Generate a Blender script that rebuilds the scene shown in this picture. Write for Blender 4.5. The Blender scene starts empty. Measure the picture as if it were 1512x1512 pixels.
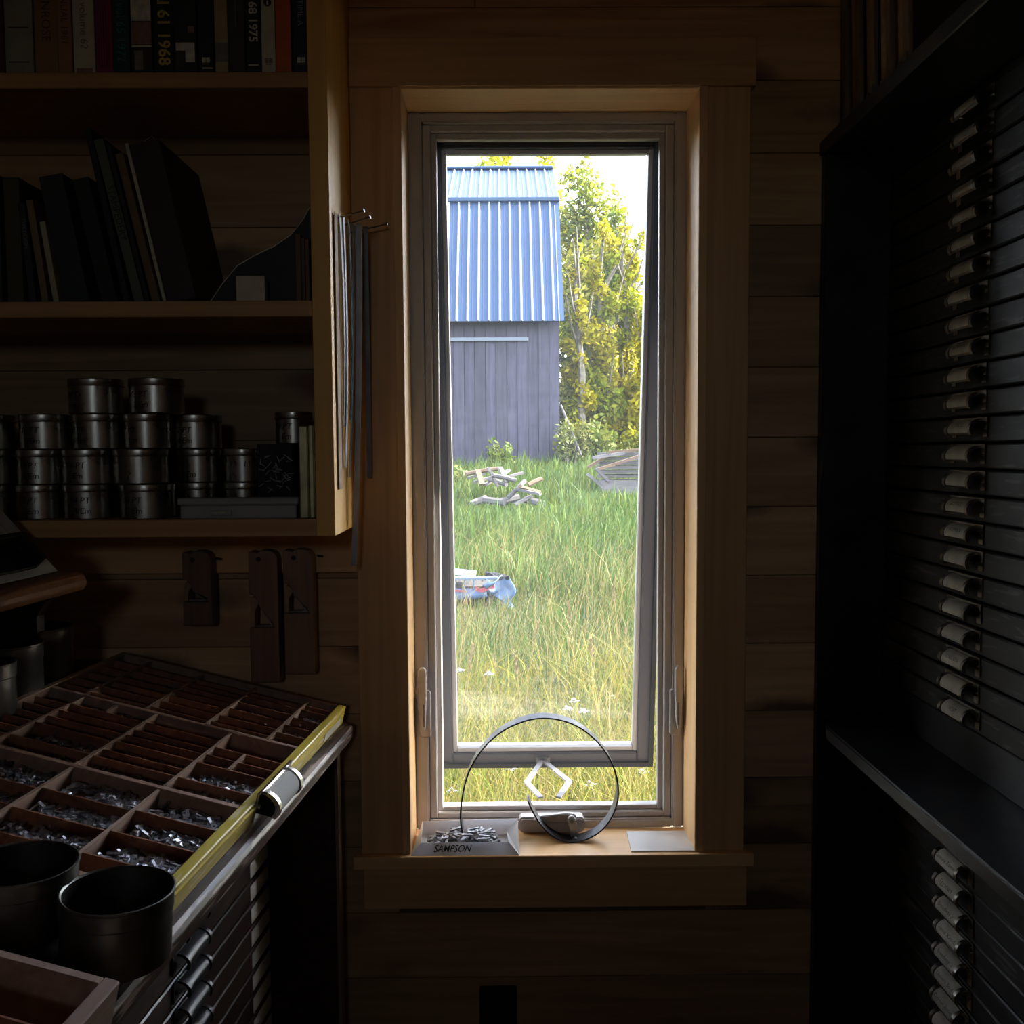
import bpy, bmesh, math, random
import numpy as np
from mathutils import Vector, Matrix

random.seed(7)
rng = np.random.default_rng(11)
scn = bpy.context.scene
col = scn.collection
PI = math.pi
EYE = 1.6
F_PX = 1400.0

# ------------------------------------------------------------------ camera
def cam_axes(yaw, pitch, roll):
    y, p, r = map(math.radians, (yaw, pitch, roll))
    f = Vector((math.sin(y) * math.cos(p), math.cos(y) * math.cos(p), -math.sin(p)))
    rt = Vector((math.cos(y), -math.sin(y), 0))
    up = rt.cross(f)
    rt2 = rt * math.cos(r) + up * math.sin(r)
    return f, rt2, rt2.cross(f)
CF, CR, CU = cam_axes(0.45, 3.72, -0.35)
cam_d = bpy.data.cameras.new('camera')
cam = bpy.data.objects.new('camera', cam_d); col.objects.link(cam)
cam_d.sensor_width = 36.0
cam_d.lens = F_PX / 1512.0 * 36.0
cam_d.clip_start = 0.02; cam_d.clip_end = 400
m = Matrix.Identity(4)
for i in range(3):
    m[i][0] = CR[i]; m[i][1] = CU[i]; m[i][2] = -CF[i]
m[2][3] = EYE
cam.matrix_world = m
scn.camera = cam

# ------------------------------------------------------------------ world, sun, exposure
SUN_EL, SUN_AZ = math.radians(40), math.radians(10)      # azimuth from +X towards +Y
w = bpy.data.worlds.new('sky'); scn.world = w; w.use_nodes = True
nt = w.node_tree; nt.nodes.clear()
sky = nt.nodes.new('ShaderNodeTexSky'); sky.sky_type = 'NISHITA'
sky.sun_disc = False; sky.sun_elevation = SUN_EL; sky.sun_rotation = PI / 2 - SUN_AZ
sky.air_density = 1.1; sky.dust_density = 1.4; sky.ozone_density = 1.2
bg = nt.nodes.new('ShaderNodeBackground'); bg.inputs[1].default_value = 0.30
wo = nt.nodes.new('ShaderNodeOutputWorld')
hz = nt.nodes.new('ShaderNodeHueSaturation'); hz.inputs['Saturation'].default_value = 0.42      # hazy summer sky
nt.links.new(sky.outputs[0], hz.inputs['Color']); nt.links.new(hz.outputs[0], bg.inputs[0]); nt.links.new(bg.outputs[0], wo.inputs[0])
sd = bpy.data.lights.new('sun', 'SUN'); sd.energy = 4.6; sd.angle = math.radians(0.6); sd.color = (1.0, 0.93, 0.80)
so = bpy.data.objects.new('sun', sd); col.objects.link(so)
sdir = Vector((math.cos(SUN_EL) * math.cos(SUN_AZ), math.cos(SUN_EL) * math.sin(SUN_AZ), math.sin(SUN_EL)))
so.rotation_euler = sdir.to_track_quat('Z', 'Y').to_euler()
so.location = (8, 8, 12)
def portal(name, loc, rot, sx, sy):
    d = bpy.data.lights.new(name, 'AREA'); d.shape = 'RECTANGLE'; d.size = sx; d.size_y = sy
    d.cycles.is_portal = True
    o = bpy.data.objects.new(name, d); col.objects.link(o); o.location = loc; o.rotation_euler = rot
portal('window_portal', (0.088, 2.02, 1.54), (-PI / 2, 0, 0), 0.60, 1.46)
portal('fill_opening_portal', (-0.1, -2.62, 2.28), (PI / 2, 0, 0), 0.42, 0.38)  # portal for the unseen opening added to fill the room with light
scn.view_settings.view_transform = 'Standard'
scn.view_settings.look = 'None'
scn.view_settings.exposure = 2.8
scn.view_settings.gamma = 1.0
scn.view_settings.use_curve_mapping = False
scn.cycles.use_denoising = True
scn.cycles.max_bounces = 10
scn.cycles.diffuse_bounces = 5
scn.cycles.transparent_max_bounces = 16
scn.cycles.sample_clamp_indirect = 4.0
scn.cycles.caustics_reflective = False
scn.cycles.caustics_refractive = False

# ------------------------------------------------------------------ helpers
def ray(px, py):
    return CF + CR * ((px - 756) / F_PX) - CU * ((py - 756) / F_PX)
def at_y(px, py, Y):
    d = ray(px, py); return Vector((0, 0, EYE)) + d * (Y / d.y)
def X_at(px, py, Y): return at_y(px, py, Y).x
def Z_at(px, py, Y): return at_y(px, py, Y).z

def tag(o, label=None, cat=None, group=None, kind=None):
    if label: o['label'] = label
    if cat: o['category'] = cat
    if group: o['group'] = group
    if kind: o['kind'] = kind
    return o
def empty(name, label, cat, loc=(0, 0, 0), group=None, rot=None, kind=None):
    o = bpy.data.objects.new(name, None); col.objects.link(o)
    o.location = loc; o.empty_display_size = 0.05
    if rot is not None: o.rotation_euler = rot
    return tag(o, label, cat, group, kind)

class MB:
    def __init__(self): self.v = []; self.f = []
    def add(self, vs, fs, mat=None):
        n = len(self.v)
        self.v += [tuple(mat @ Vector(p)) if mat is not None else tuple(p) for p in vs]
        self.f += [tuple(i + n for i in f) for f in fs]; return self
    def box(self, x0, x1, y0, y1, z0, z1, mat=None):
        vs = [(x0,y0,z0),(x1,y0,z0),(x1,y1,z0),(x0,y1,z0),(x0,y0,z1),(x1,y0,z1),(x1,y1,z1),(x0,y1,z1)]
        return self.add(vs, [(0,3,2,1),(4,5,6,7),(0,1,5,4),(1,2,6,5),(2,3,7,6),(3,0,4,7)], mat)
    def prism(self, poly, a0, a1, axis='y', mat=None):
        n = len(poly)
        def P(p, a): return {'y': (p[0], a, p[1]), 'x': (a, p[0], p[1]), 'z': (p[0], p[1], a)}[axis]
        vs = [P(p, a0) for p in poly] + [P(p, a1) for p in poly]
        fs = [tuple(range(n)), tuple(range(2*n-1, n-1, -1))] + [(i, i+n, (i+1) % n + n, (i+1) % n) for i in range(n)]
        return self.add(vs, fs, mat)
    def lathe(self, prof, n=32, mat=None, c=(0,0,0)):
        vs = []; fs = []; k = len(prof)
        for i in range(n):
            a = 2*PI*i/n
            vs += [(c[0]+r*math.cos(a), c[1]+r*math.sin(a), c[2]+z) for r, z in prof]
        for i in range(n):
            j = (i+1) % n
            fs += [(i*k+q, j*k+q, j*k+q+1, i*k+q+1) for q in range(k-1)]
        return self.add(vs, fs, mat)
    def tube(self, pts, r, n=8, cap=True):
        pts = [Vector(p) for p in pts]; rs = r if isinstance(r, (list, tuple)) else [r]*len(pts)
        b = len(self.v); prev = None
        for i, p in enumerate(pts):
            t = (pts[min(i+1, len(pts)-1)] - pts[max(i-1, 0)]).normalized()
            if prev is None:
                a = t.orthogonal().normalized()
            else:
                a = (prev - t * prev.dot(t)).normalized()
            prev = a; c = t.cross(a)
            for k in range(n):
                an = 2*PI*k/n
                self.v.append(tuple(p + (a*math.cos(an) + c*math.sin(an))*rs[i]))
        for i in range(len(pts)-1):
            for k in range(n):
                k2 = (k+1) % n
                self.f.append((b+i*n+k, b+i*n+k2, b+(i+1)*n+k2, b+(i+1)*n+k))
        if cap:
            self.f.append(tuple(b+k for k in range(n-1, -1, -1)))
            self.f.append(tuple(b+(len(pts)-1)*n+k for k in range(n)))
        return self
    def mesh(self, name, bevel=0, seg=1, smooth=False):
        me = bpy.data.meshes.new(name); me.from_pydata(self.v, [], self.f)
        bm = bmesh.new(); bm.from_mesh(me)
        bmesh.ops.recalc_face_normals(bm, faces=bm.faces)
        if bevel:
            es = [e for e in bm.edges if len(e.link_faces) == 2 and e.calc_face_angle(0) > 0.6]
            bmesh.ops.bevel(bm, geom=es, offset=bevel, segments=seg, affect='EDGES', clamp_overlap=True)
        bm.to_mesh(me); bm.free()
        if smooth:
            me.polygons.foreach_set('use_smooth', [True]*len(me.polygons))
            try: me.set_sharp_from_angle(angle=math.radians(38))
            except Exception: pass
        return me
    def build(self, name, material, parent=None, bevel=0, seg=1, smooth=False, loc=None, rot=None):
        return put(name, self.mesh(name, bevel, seg, smooth), material, parent, loc, rot)
def put(name, me, material, parent=None, loc=None, rot=None):
    if material is not None and not me.materials: me.materials.append(material)
    o = bpy.data.objects.new(name, me); col.objects.link(o)
    if parent is not None: o.parent = parent
    if loc is not None: o.location = loc
    if rot is not None: o.rotation_euler = rot
    return o
def rrect(x0, x1, z0, z1, r, n=5):
    out = []
    for cx, cz, a0 in ((x1-r, z1-r, 0), (x0+r, z1-r, PI/2), (x0+r, z0+r, PI), (x1-r, z0+r, 1.5*PI)):
        out += [(cx + r*math.cos(a0 + PI/2*k/n), cz + r*math.sin(a0 + PI/2*k/n)) for k in range(n+1)]
    return out
def frame_axes(o, x, y, z):                       # matrix with given axes and origin
    mm = Matrix.Identity(4)
    for i in range(3): mm[i][0] = x[i]; mm[i][1] = y[i]; mm[i][2] = z[i]; mm[i][3] = o[i]
    return mm
_tc = {}
def text_geo(s, size, shear=0.0, bold=0.0):
    key = (s, size, shear, bold)
    if key not in _tc:
        cu = bpy.data.curves.new('t', 'FONT'); cu.body = s; cu.size = size; cu.align_x = 'CENTER'; cu.align_y = 'CENTER'
        cu.resolution_u = 2; cu.shear = shear; cu.offset = bold
        o = bpy.data.objects.new('t', cu); col.objects.link(o)
        dg = bpy.context.evaluated_depsgraph_get()
        me = bpy.data.meshes.new_from_object(o.evaluated_get(dg))
        _tc[key] = ([tuple(v.co) for v in me.vertices], [tuple(p.vertices) for p in me.polygons])
        bpy.data.objects.remove(o); bpy.data.curves.remove(cu); bpy.data.meshes.remove(me)
    return _tc[key]
def text_obj(name, s, size, mapf, material, parent, **kw):
    vs, fs = text_geo(s, size, **kw)
    me = bpy.data.meshes.new(name); me.from_pydata([mapf(x, y) for x, y, _ in vs], [], fs)
    return put(name, me, material, parent)
def np_mesh(name, verts, sizes, idx, colors=None):
    me = bpy.data.meshes.new(name)
    me.vertices.add(len(verts)); me.vertices.foreach_set('co', np.asarray(verts, dtype=np.float32).ravel())
    idx = np.asarray(idx, dtype=np.int32); sizes = np.asarray(sizes, dtype=np.int32)
    me.loops.add(len(idx)); me.loops.foreach_set('vertex_index', idx)
    me.polygons.add(len(sizes))
    me.polygons.foreach_set('loop_start', np.concatenate(([0], np.cumsum(sizes)[:-1])).astype(np.int32))
    me.update(calc_edges=True)
    if colors is not None:
        ca = me.color_attributes.new('Col', 'FLOAT_COLOR', 'POINT')
        c4 = np.ones((len(verts), 4), dtype=np.float32); c4[:, :3] = colors
        ca.data.foreach_set('color', c4.ravel())
    return me

# ------------------------------------------------------------------ materials
def new_mat(name):
    mt = bpy.data.materials.new(name); mt.use_nodes = True
    t = mt.node_tree; b = t.nodes['Principled BSDF']
    return mt, t, b
def rgb(c): return (c[0], c[1], c[2], 1.0)
def plain(name, c, rough=0.6, metal=0.0, var=0.12, scale=30.0, spec=0.5, objvar=0.0, bump=0.0, rvar=0.0):
    mt, t, b = new_mat(name)
    b.inputs['Roughness'].default_value = rough; b.inputs['Metallic'].default_value = metal
    b.inputs['Specular IOR Level'].default_value = spec
    tc = t.nodes.new('ShaderNodeTexCoord'); nz = t.nodes.new('ShaderNodeTexNoise')
    nz.inputs['Scale'].default_value = scale; nz.inputs['Detail'].default_value = 4
    t.links.new(tc.outputs['Object'], nz.inputs['Vector'])
    mr = t.nodes.new('ShaderNodeMapRange'); mr.inputs[1].default_value = 0.3; mr.inputs[2].default_value = 0.7
    mr.inputs[3].default_value = 1 - var; mr.inputs[4].default_value = 1 + var
    t.links.new(nz.outputs['Fac'], mr.inputs[0])
    hs = t.nodes.new('ShaderNodeHueSaturation'); hs.inputs['Color'].default_value = rgb(c)
    if objvar:
        oi = t.nodes.new('ShaderNodeObjectInfo'); m2 = t.nodes.new('ShaderNodeMapRange')
        m2.inputs[3].default_value = 1 - objvar; m2.inputs[4].default_value = 1 + objvar
        t.links.new(oi.outputs['Random'], m2.inputs[0])
        mu = t.nodes.new('ShaderNodeMath'); mu.operation = 'MULTIPLY'
        t.links.new(mr.outputs[0], mu.inputs[0]); t.links.new(m2.outputs[0], mu.inputs[1])
        t.links.new(mu.outputs[0], hs.inputs['Value'])
    else:
        t.links.new(mr.outputs[0], hs.inputs['Value'])
    t.links.new(hs.outputs[0], b.inputs['Base Color'])
    if rvar:
        m3 = t.nodes.new('ShaderNodeMapRange'); m3.inputs[1].default_value = 0.3; m3.inputs[2].default_value = 0.7
        m3.inputs[3].default_value = max(0.03, rough - rvar); m3.inputs[4].default_value = min(1, rough + rvar)
        t.links.new(nz.outputs['Fac'], m3.inputs[0]); t.links.new(m3.outputs[0], b.inputs['Roughness'])
    if bump:
        bp = t.nodes.new('ShaderNodeBump'); bp.inputs['Strength'].default_value = bump; bp.inputs['Distance'].default_value = 0.002
        t.links.new(nz.outputs['Fac'], bp.inputs['Height']); t.links.new(bp.outputs[0], b.inputs['Normal'])
    return mt
def wood(name, axis, c_lo, c_hi, rough=0.55, cross=55.0, along=2.2, knots=0.0, objvar=0.18, knot_c=(0.10, 0.04, 0.02), wear=0.0, wear_c=(0.5, 0.45, 0.4), spec=0.5):
    """axis: grain direction 'x','y','z' in object space"""
    mt, t, b = new_mat(name); L = t.links; N = t.nodes
    b.inputs['Roughness'].default_value = rough; b.inputs['Specular IOR Level'].default_value = spec
    tc = N.new('ShaderNodeTexCoord'); oi = N.new('ShaderNodeObjectInfo')
    off = N.new('ShaderNodeVectorMath'); off.operation = 'SCALE'; off.inputs[0].default_value = (37.3, 51.7, 71.9)
    L.new(oi.outputs['Random'], off.inputs['Scale'])
    ad = N.new('ShaderNodeVectorMath'); ad.operation = 'ADD'
    L.new(tc.outputs['Object'], ad.inputs[0]); L.new(off.outputs[0], ad.inputs[1])
    mp = N.new('ShaderNodeMapping'); sc = [cross]*3; sc['xyz'.index(axis)] = along
    mp.inputs['Scale'].default_value = sc
    L.new(ad.outputs[0], mp.inputs['Vector'])
    nz = N.new('ShaderNodeTexNoise'); nz.inputs['Scale'].default_value = 1.0; nz.inputs['Detail'].default_value = 6
    nz.inputs['Distortion'].default_value = 0.8
    L.new(mp.outputs[0], nz.inputs['Vector'])
    big = N.new('ShaderNodeTexNoise'); big.inputs['Scale'].default_value = 3.0; L.new(ad.outputs[0], big.inputs['Vector'])
    mx = N.new('ShaderNodeMath'); mx.operation = 'MULTIPLY_ADD'; mx.inputs[1].default_value = 0.7
    mb_ = N.new('ShaderNodeMath'); mb_.operation = 'MULTIPLY'; mb_.inputs[1].default_value = 0.3
    L.new(big.outputs['Fac'], mb_.inputs[0]); L.new(nz.outputs['Fac'], mx.inputs[0]); L.new(mb_.outputs[0], mx.inputs[2])
    cr = N.new('ShaderNodeValToRGB')
    cr.color_ramp.elements[0].position = 0.34; cr.color_ramp.elements[0].color = rgb(c_lo)
    cr.color_ramp.elements[1].position = 0.64; cr.color_ramp.elements[1].color = rgb(c_hi)
    L.new(mx.outputs[0], cr.inputs[0])
    hs = N.new('ShaderNodeHueSaturation'); L.new(cr.outputs[0], hs.inputs['Color'])
    mr = N.new('ShaderNodeMapRange'); mr.inputs[3].default_value = 1 - objvar; mr.inputs[4].default_value = 1 + objvar
    L.new(oi.outputs['Random'], mr.inputs[0]); L.new(mr.outputs[0], hs.inputs['Value'])
    out = hs.outputs[0]
    if knots:
        mk = N.new('ShaderNodeMapping'); s2 = [7.0]*3; s2['xyz'.index(axis)] = 2.6; mk.inputs['Scale'].default_value = s2
        nz2 = N.new('ShaderNodeTexNoise'); nz2.inputs['Scale'].default_value = 25; L.new(ad.outputs[0], nz2.inputs['Vector'])
        sm = N.new('ShaderNodeVectorMath'); sm.operation = 'SCALE'; sm.inputs['Scale'].default_value = 0.02
        L.new(nz2.outputs['Color'], sm.inputs[0])
        a2 = N.new('ShaderNodeVectorMath'); a2.operation = 'ADD'; L.new(ad.outputs[0], a2.inputs[0]); L.new(sm.outputs[0], a2.inputs[1])
        L.new(a2.outputs[0], mk.inputs['Vector'])
        vo = N.new('ShaderNodeTexVoronoi'); vo.inputs['Scale'].default_value = 1.0; L.new(mk.outputs[0], vo.inputs['Vector'])
        mr2 = N.new('ShaderNodeMapRange'); mr2.inputs[1].default_value = 0.08*knots; mr2.inputs[2].default_value = 0.15*knots
        mr2.inputs[3].default_value = 0.85; mr2.inputs[4].default_value = 0.0
        L.new(vo.outputs['Distance'], mr2.inputs[0])
        mi = N.new('ShaderNodeMix'); mi.data_type = 'RGBA'; L.new(mr2.outputs[0], mi.inputs[0])
        L.new(out, mi.inputs[6]); mi.inputs[7].default_value = rgb(knot_c); out = mi.outputs[2]
    if wear:
        nw = N.new('ShaderNodeTexNoise'); nw.inputs['Scale'].default_value = 1.0; nw.inputs['Detail'].default_value = 5
        mpw = N.new('ShaderNodeMapping'); s3 = [120.0]*3; s3['xyz'.index(axis)] = 14.0; mpw.inputs['Scale'].default_value = s3
        L.new(ad.outputs[0], mpw.inputs['Vector']); L.new(mpw.outputs[0], nw.inputs['Vector'])
        mw = N.new('ShaderNodeMapRange'); mw.inputs[1].default_value = 0.60 - 0.2*wear; mw.inputs[2].default_value = 0.66 - 0.2*wear
        L.new(nw.outputs['Fac'], mw.inputs[0])
        mi = N.new('ShaderNodeMix'); mi.data_type = 'RGBA'; L.new(mw.outputs[0], mi.inputs[0])
        L.new(out, mi.inputs[6]); mi.inputs[7].default_value = rgb(wear_c); out = mi.outputs[2]
    L.new(out, b.inputs['Base Color'])
    bp = N.new('ShaderNodeBump'); bp.inputs['Strength'].default_value = 0.15; bp.inputs['Distance'].default_value = 0.001
    L.new(nz.outputs['Fac'], bp.inputs['Height']); L.new(bp.outputs[0], b.inputs['Normal'])
    return mt
def vcol(name, rough=0.7, trans=0.3):
    mt, t, b = new_mat(name); N = t.nodes; L = t.links
    at = N.new('ShaderNodeAttribute'); at.attribute_name = 'Col'
    L.new(at.outputs['Color'], b.inputs['Base Color']); b.inputs['Roughness'].default_value = rough
    b.inputs['Specular IOR Level'].default_value = 0.25
    tr = N.new('ShaderNodeBsdfTranslucent'); L.new(at.outputs['Color'], tr.inputs['Color'])
    mx = N.new('ShaderNodeMixShader'); mx.inputs[0].default_value = trans
    L.new(b.outputs[0], mx.inputs[1]); L.new(tr.outputs[0], mx.inputs[2])
    L.new(mx.outputs[0], N['Material Output'].inputs['Surface'])
    return mt
def see_through(name, clear, tint, rough_gloss=0.02, gloss=True):
    """thin sheet: mostly transparent, some dirt that scatters, a Fresnel reflection"""
    mt = bpy.data.materials.new(name); mt.use_nodes = True; t = mt.node_tree; N = t.nodes; L = t.links
    N.remove(N['Principled BSDF'])
    tr = N.new('ShaderNodeBsdfTransparent'); df = N.new('ShaderNodeBsdfTranslucent'); df.inputs['Color'].default_value = rgb(tint)
    nz = N.new('ShaderNodeTexNoise'); nz.inputs['Scale'].default_value = 9; nz.inputs['Detail'].default_value = 3
    mr = N.new('ShaderNodeMapRange'); mr.inputs[3].default_value = (1 - clear)*0.7; mr.inputs[4].default_value = (1 - clear)*1.3
    L.new(nz.outputs['Fac'], mr.inputs[0])
    mx = N.new('ShaderNodeMixShader'); L.new(mr.outputs[0], mx.inputs[0])
    L.new(tr.outputs[0], mx.inputs[1]); L.new(df.outputs[0], mx.inputs[2])
    out = mx.outputs[0]
    if gloss:
        fr = N.new('ShaderNodeFresnel'); fr.inputs['IOR'].default_value = 1.45
        gl = N.new('ShaderNodeBsdfGlossy'); gl.inputs['Roughness'].default_value = rough_gloss
        m2 = N.new('ShaderNodeMixShader'); L.new(fr.outputs[0], m2.inputs[0]); L.new(out, m2.inputs[1]); L.new(gl.outputs[0], m2.inputs[2])
        out = m2.outputs[0]
    L.new(out, N['Material Output'].inputs['Surface'])
    return mt

M = {}
M['plank'] = wood('pine_plank', 'x', (0.38, 0.21, 0.095), (0.60, 0.39, 0.20), knots=1.9, objvar=0.40, cross=40)
M['pine_x'] = wood('pine_board_x', 'x', (0.58, 0.33, 0.14), (0.74, 0.46, 0.22), knots=0.55, objvar=0.06)
M['pine_z'] = wood('pine_board_z', 'z', (0.58, 0.33, 0.14), (0.74, 0.46, 0.22), knots=0.5, objvar=0.06)
M['jamb_z'] = wood('lit_pine_jamb_z', 'z', (0.76, 0.46, 0.20), (0.88, 0.57, 0.28), objvar=0.03)  # brighter copy of the casing pine, window light put into its colour
M['jamb_x'] = wood('lit_pine_jamb_x', 'x', (0.76, 0.46, 0.20), (0.88, 0.57, 0.28), objvar=0.03)  # same brightened pine for head jamb and sill, light in the colour
M['pine_y'] = wood('pine_board_y', 'y', (0.46, 0.27, 0.12), (0.62, 0.40, 0.20), objvar=0.05)
M['shelf_z'] = wood('lit_shelf_pine_z', 'z', (0.78, 0.42, 0.10), (0.90, 0.53, 0.15), objvar=0.05)  # brighter, more orange than the shelves: window light painted into the panel
M['shelf_x'] = wood('shelf_pine_x', 'x', (0.42, 0.22, 0.085), (0.58, 0.34, 0.14), objvar=0.06, knots=0.5)
M['vinyl'] = plain('white_vinyl', (0.50, 0.475, 0.465), 0.38, var=0.02)
M['armgrey'] = plain('painted_steel_arm', (0.24, 0.23, 0.25), 0.5)
M['gasket'] = plain('black_gasket', (0.02, 0.02, 0.022), 0.7)
M['sashgrey'] = plain('sash_frame', (0.075, 0.073, 0.088), 0.5, var=0.05, scale=200)
M['glass'] = see_through('window_glass', 0.992, (0.85, 0.92, 1.0))
M['screen'] = see_through('insect_mesh', 0.993, (0.75, 0.80, 0.88), gloss=False)
M['black'] = plain('black_enamel', (0.013, 0.013, 0.015), 0.36, var=0.3, scale=18, rvar=0.05, spec=0.35)
M['blackwood'] = wood('black_stained_wood', 'y', (0.010, 0.0095, 0.0095), (0.018, 0.017, 0.016), rough=0.46, spec=0.22, objvar=0.15, wear=0.10, wear_c=(0.05, 0.048, 0.046))
M['steel'] = plain('nickel_steel', (0.50, 0.49, 0.46), 0.26, 1.0, var=0.25, scale=60)
M['darksteel'] = plain('dark_steel', (0.20, 0.20, 0.21), 0.38, 0.9, var=0.3, scale=80)
M['tin'] = plain('tinplate', (0.42, 0.41, 0.37), 0.30, 1.0, var=0.15, scale=35, rvar=0.08)
M['olddin'] = plain('aged_tin', (0.50, 0.48, 0.28), 0.42, 0.7, var=0.35, scale=28)
M['lead'] = plain('type_metal', (0.52, 0.54, 0.59), 0.34, 0.9, var=0.3, scale=300)
M['strip'] = plain('lead_strip', (0.24, 0.24, 0.26), 0.5, 0.6, var=0.2, objvar=0.35)
M['cardwhite'] = plain('white_card', (0.86, 0.86, 0.85), 0.7, var=0.03, scale=14)
M['paper'] = plain('white_paper', (0.78, 0.78, 0.76), 0.8, var=0.05, scale=14)
_t = M['paper'].node_tree; _b = _t.nodes['Principled BSDF']; _tr = _t.nodes.new('ShaderNodeBsdfTranslucent'); _tr.inputs['Color'].default_value = (.80, .80, .84, 1)
_mx = _t.nodes.new('ShaderNodeMixShader'); _mx.inputs[0].default_value = .42
_t.links.new(_b.outputs[0], _mx.inputs[1]); _t.links.new(_tr.outputs[0], _mx.inputs[2]); _t.links.new(_mx.outputs[0], _t.nodes['Material Output'].inputs['Surface'])
M['paperold'] = plain('cream_paper', (0.62, 0.57, 0.44), 0.85, var=0.12, scale=30)
M['card'] = plain('label_card', (0.34, 0.325, 0.27), 0.65, var=0.15, scale=70, objvar=0.12)
M['ink'] = plain('black_ink', (0.012, 0.012, 0.014), 0.6)
M['caseintern'] = wood('case_dark_wood', 'x', (0.17, 0.068, 0.036), (0.33, 0.145, 0.075), rough=0.5, objvar=0.2)
M['caserail'] = wood('case_worn_rail', 'x', (0.26, 0.16, 0.115), (0.42, 0.28, 0.21), rough=0.6, objvar=0.1)
M['caserail_y'] = wood('case_worn_divider', 'x', (0.26, 0.165, 0.12), (0.44, 0.30, 0.23), rough=0.6, objvar=0.1)
M['yellow'] = wood('yellow_painted_wood', 'x', (0.50, 0.38, 0.035), (0.66, 0.52, 0.065), rough=0.42, objvar=0.0, wear=0.1, wear_c=(0.72, 0.62, 0.32))
M['lip'] = wood('worn_varnished_rail', 'x', (0.020, 0.010, 0.007), (0.06, 0.030, 0.020), rough=0.42, objvar=0.0, wear=0.30, wear_c=(0.30, 0.22, 0.17))
M['cabwood'] = wood('dark_cabinet_wood', 'x', (0.016, 0.009, 0.007), (0.040, 0.022, 0.015), rough=0.4, objvar=0.25)
M['cabedge'] = wood('cabinet_edge_wood', 'z', (0.16, 0.11, 0.08), (0.26, 0.19, 0.14), rough=0.5)
M['redwood'] = wood('reddish_stand_wood', 'y', (0.20, 0.085, 0.035), (0.34, 0.16, 0.07), rough=0.38)
M['planewood'] = wood('beech_plane_wood', 'z', (0.13, 0.075, 0.045), (0.24, 0.14, 0.085), rough=0.45, objvar=0.3)
M['plastic'] = plain('frosted_plastic', (0.34, 0.36, 0.34), 0.35, var=0.08)
M['jar'] = plain('dark_jar', (0.02, 0.022, 0.03), 0.12, var=0.2)
M['ground'] = plain('meadow_soil', (0.016, 0.022, 0.005), 0.95, var=0.4, scale=1.5)
M['grass'] = vcol('grass_blades', 0.65, 0.35)
M['leaf'] = vcol('tree_leaves', 0.6, 0.35)
M['bark'] = plain('pale_bark', (0.17, 0.15, 0.12), 0.9, var=0.4, scale=8)
M['roof'] = plain('sky_tinted_metal_roof', (0.017, 0.043, 0.105), 0.50, 0.35, var=0.08, scale=2.0, objvar=0.05)  # bare metal; the blue sky it reflects is put into the base colour
M['seam'] = plain('sunlit_tone_roof_seam', (0.20, 0.23, 0.28), 0.45, 0.3, var=0.05, scale=3)  # paler than the panels: sun on the rib sides put into the colour
M['barnboard'] = wood('weathered_barn_board', 'z', (0.022, 0.021, 0.037), (0.046, 0.043, 0.070), rough=0.85, cross=14, along=0.8, objvar=0.26)
M['barndark'] = plain('barn_dark_wood', (0.035, 0.032, 0.036), 0.9, var=0.3, scale=5)
M['zinc'] = plain('zinc_track', (0.09, 0.11, 0.14), 0.4, 0.6)
M['scrap'] = wood('grey_scrap_wood', 'x', (0.06, 0.056, 0.062), (0.125, 0.115, 0.118), rough=0.9, cross=20, objvar=0.3)
M['scrapbrown'] = wood('brown_scrap_wood', 'x', (0.065, 0.042, 0.027), (0.125, 0.084, 0.054), rough=0.9, cross=20, objvar=0.3)
M['tarp'] = plain('blue_tarp', (0.042, 0.085, 0.17), 0.42, var=0.15, scale=6)
M['tarplight'] = plain('pale_tarp', (0.085, 0.12, 0.17), 0.45, var=0.15, scale=6)
M['red'] = plain('pink_red_strap', (0.20, 0.03, 0.045), 0.6)
M['petal'] = plain('white_petals', (0.28, 0.28, 0.26), 0.7)
M['stem'] = plain('green_stem', (0.08, 0.11, 0.03), 0.8)
M['outlet'] = plain('black_plate', (0.006, 0.006, 0.007), 0.45)
M['drywall'] = plain('plaster_dark', (0.30, 0.22, 0.14), 0.8, var=0.05, scale=3)
M['floorwood'] = wood('floor_boards', 'y', (0.16, 0.09, 0.045), (0.28, 0.17, 0.09), rough=0.5)

# ================================================================== THE ROOM
D = 1.755                      # face of the window wall's planks
CAS = 1.737                    # face of the window casing
WX0, WX1, WZ0, WZ1 = -0.184, 0.357, 0.842, 2.247      # opening between the casings
RX0, RX1, RY0, CEIL = -1.32, 1.18, -2.6, 2.62
fl = MB().box(RX0-.1, RX1+.1, RY0-.1, D+.16, -0.1, 0).build('floor', M['floorwood'])
tag(fl, 'brown board floor of the print room', 'floor', kind='structure')
ce = MB().box(RX0-.1, RX1+.1, RY0-.1, D+.16, CEIL, CEIL+.1).build('ceiling', M['pine_y'])
tag(ce, 'pine ceiling above the window wall', 'ceiling', kind='structure')
wl = MB().box(RX0-.12, RX0, RY0-.1, D+.16, 0, CEIL).build('wall_left', M['plank'])
tag(wl, 'pine wall behind the bookshelves and left cabinet', 'wall', kind='structure')
wr = MB().box(RX1, RX1+.12, RY0-.1, D+.16, 0, CEIL).build('wall_right', M['plank'])
tag(wr, 'pine wall behind the black drawer cabinet', 'wall', kind='structure')
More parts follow.
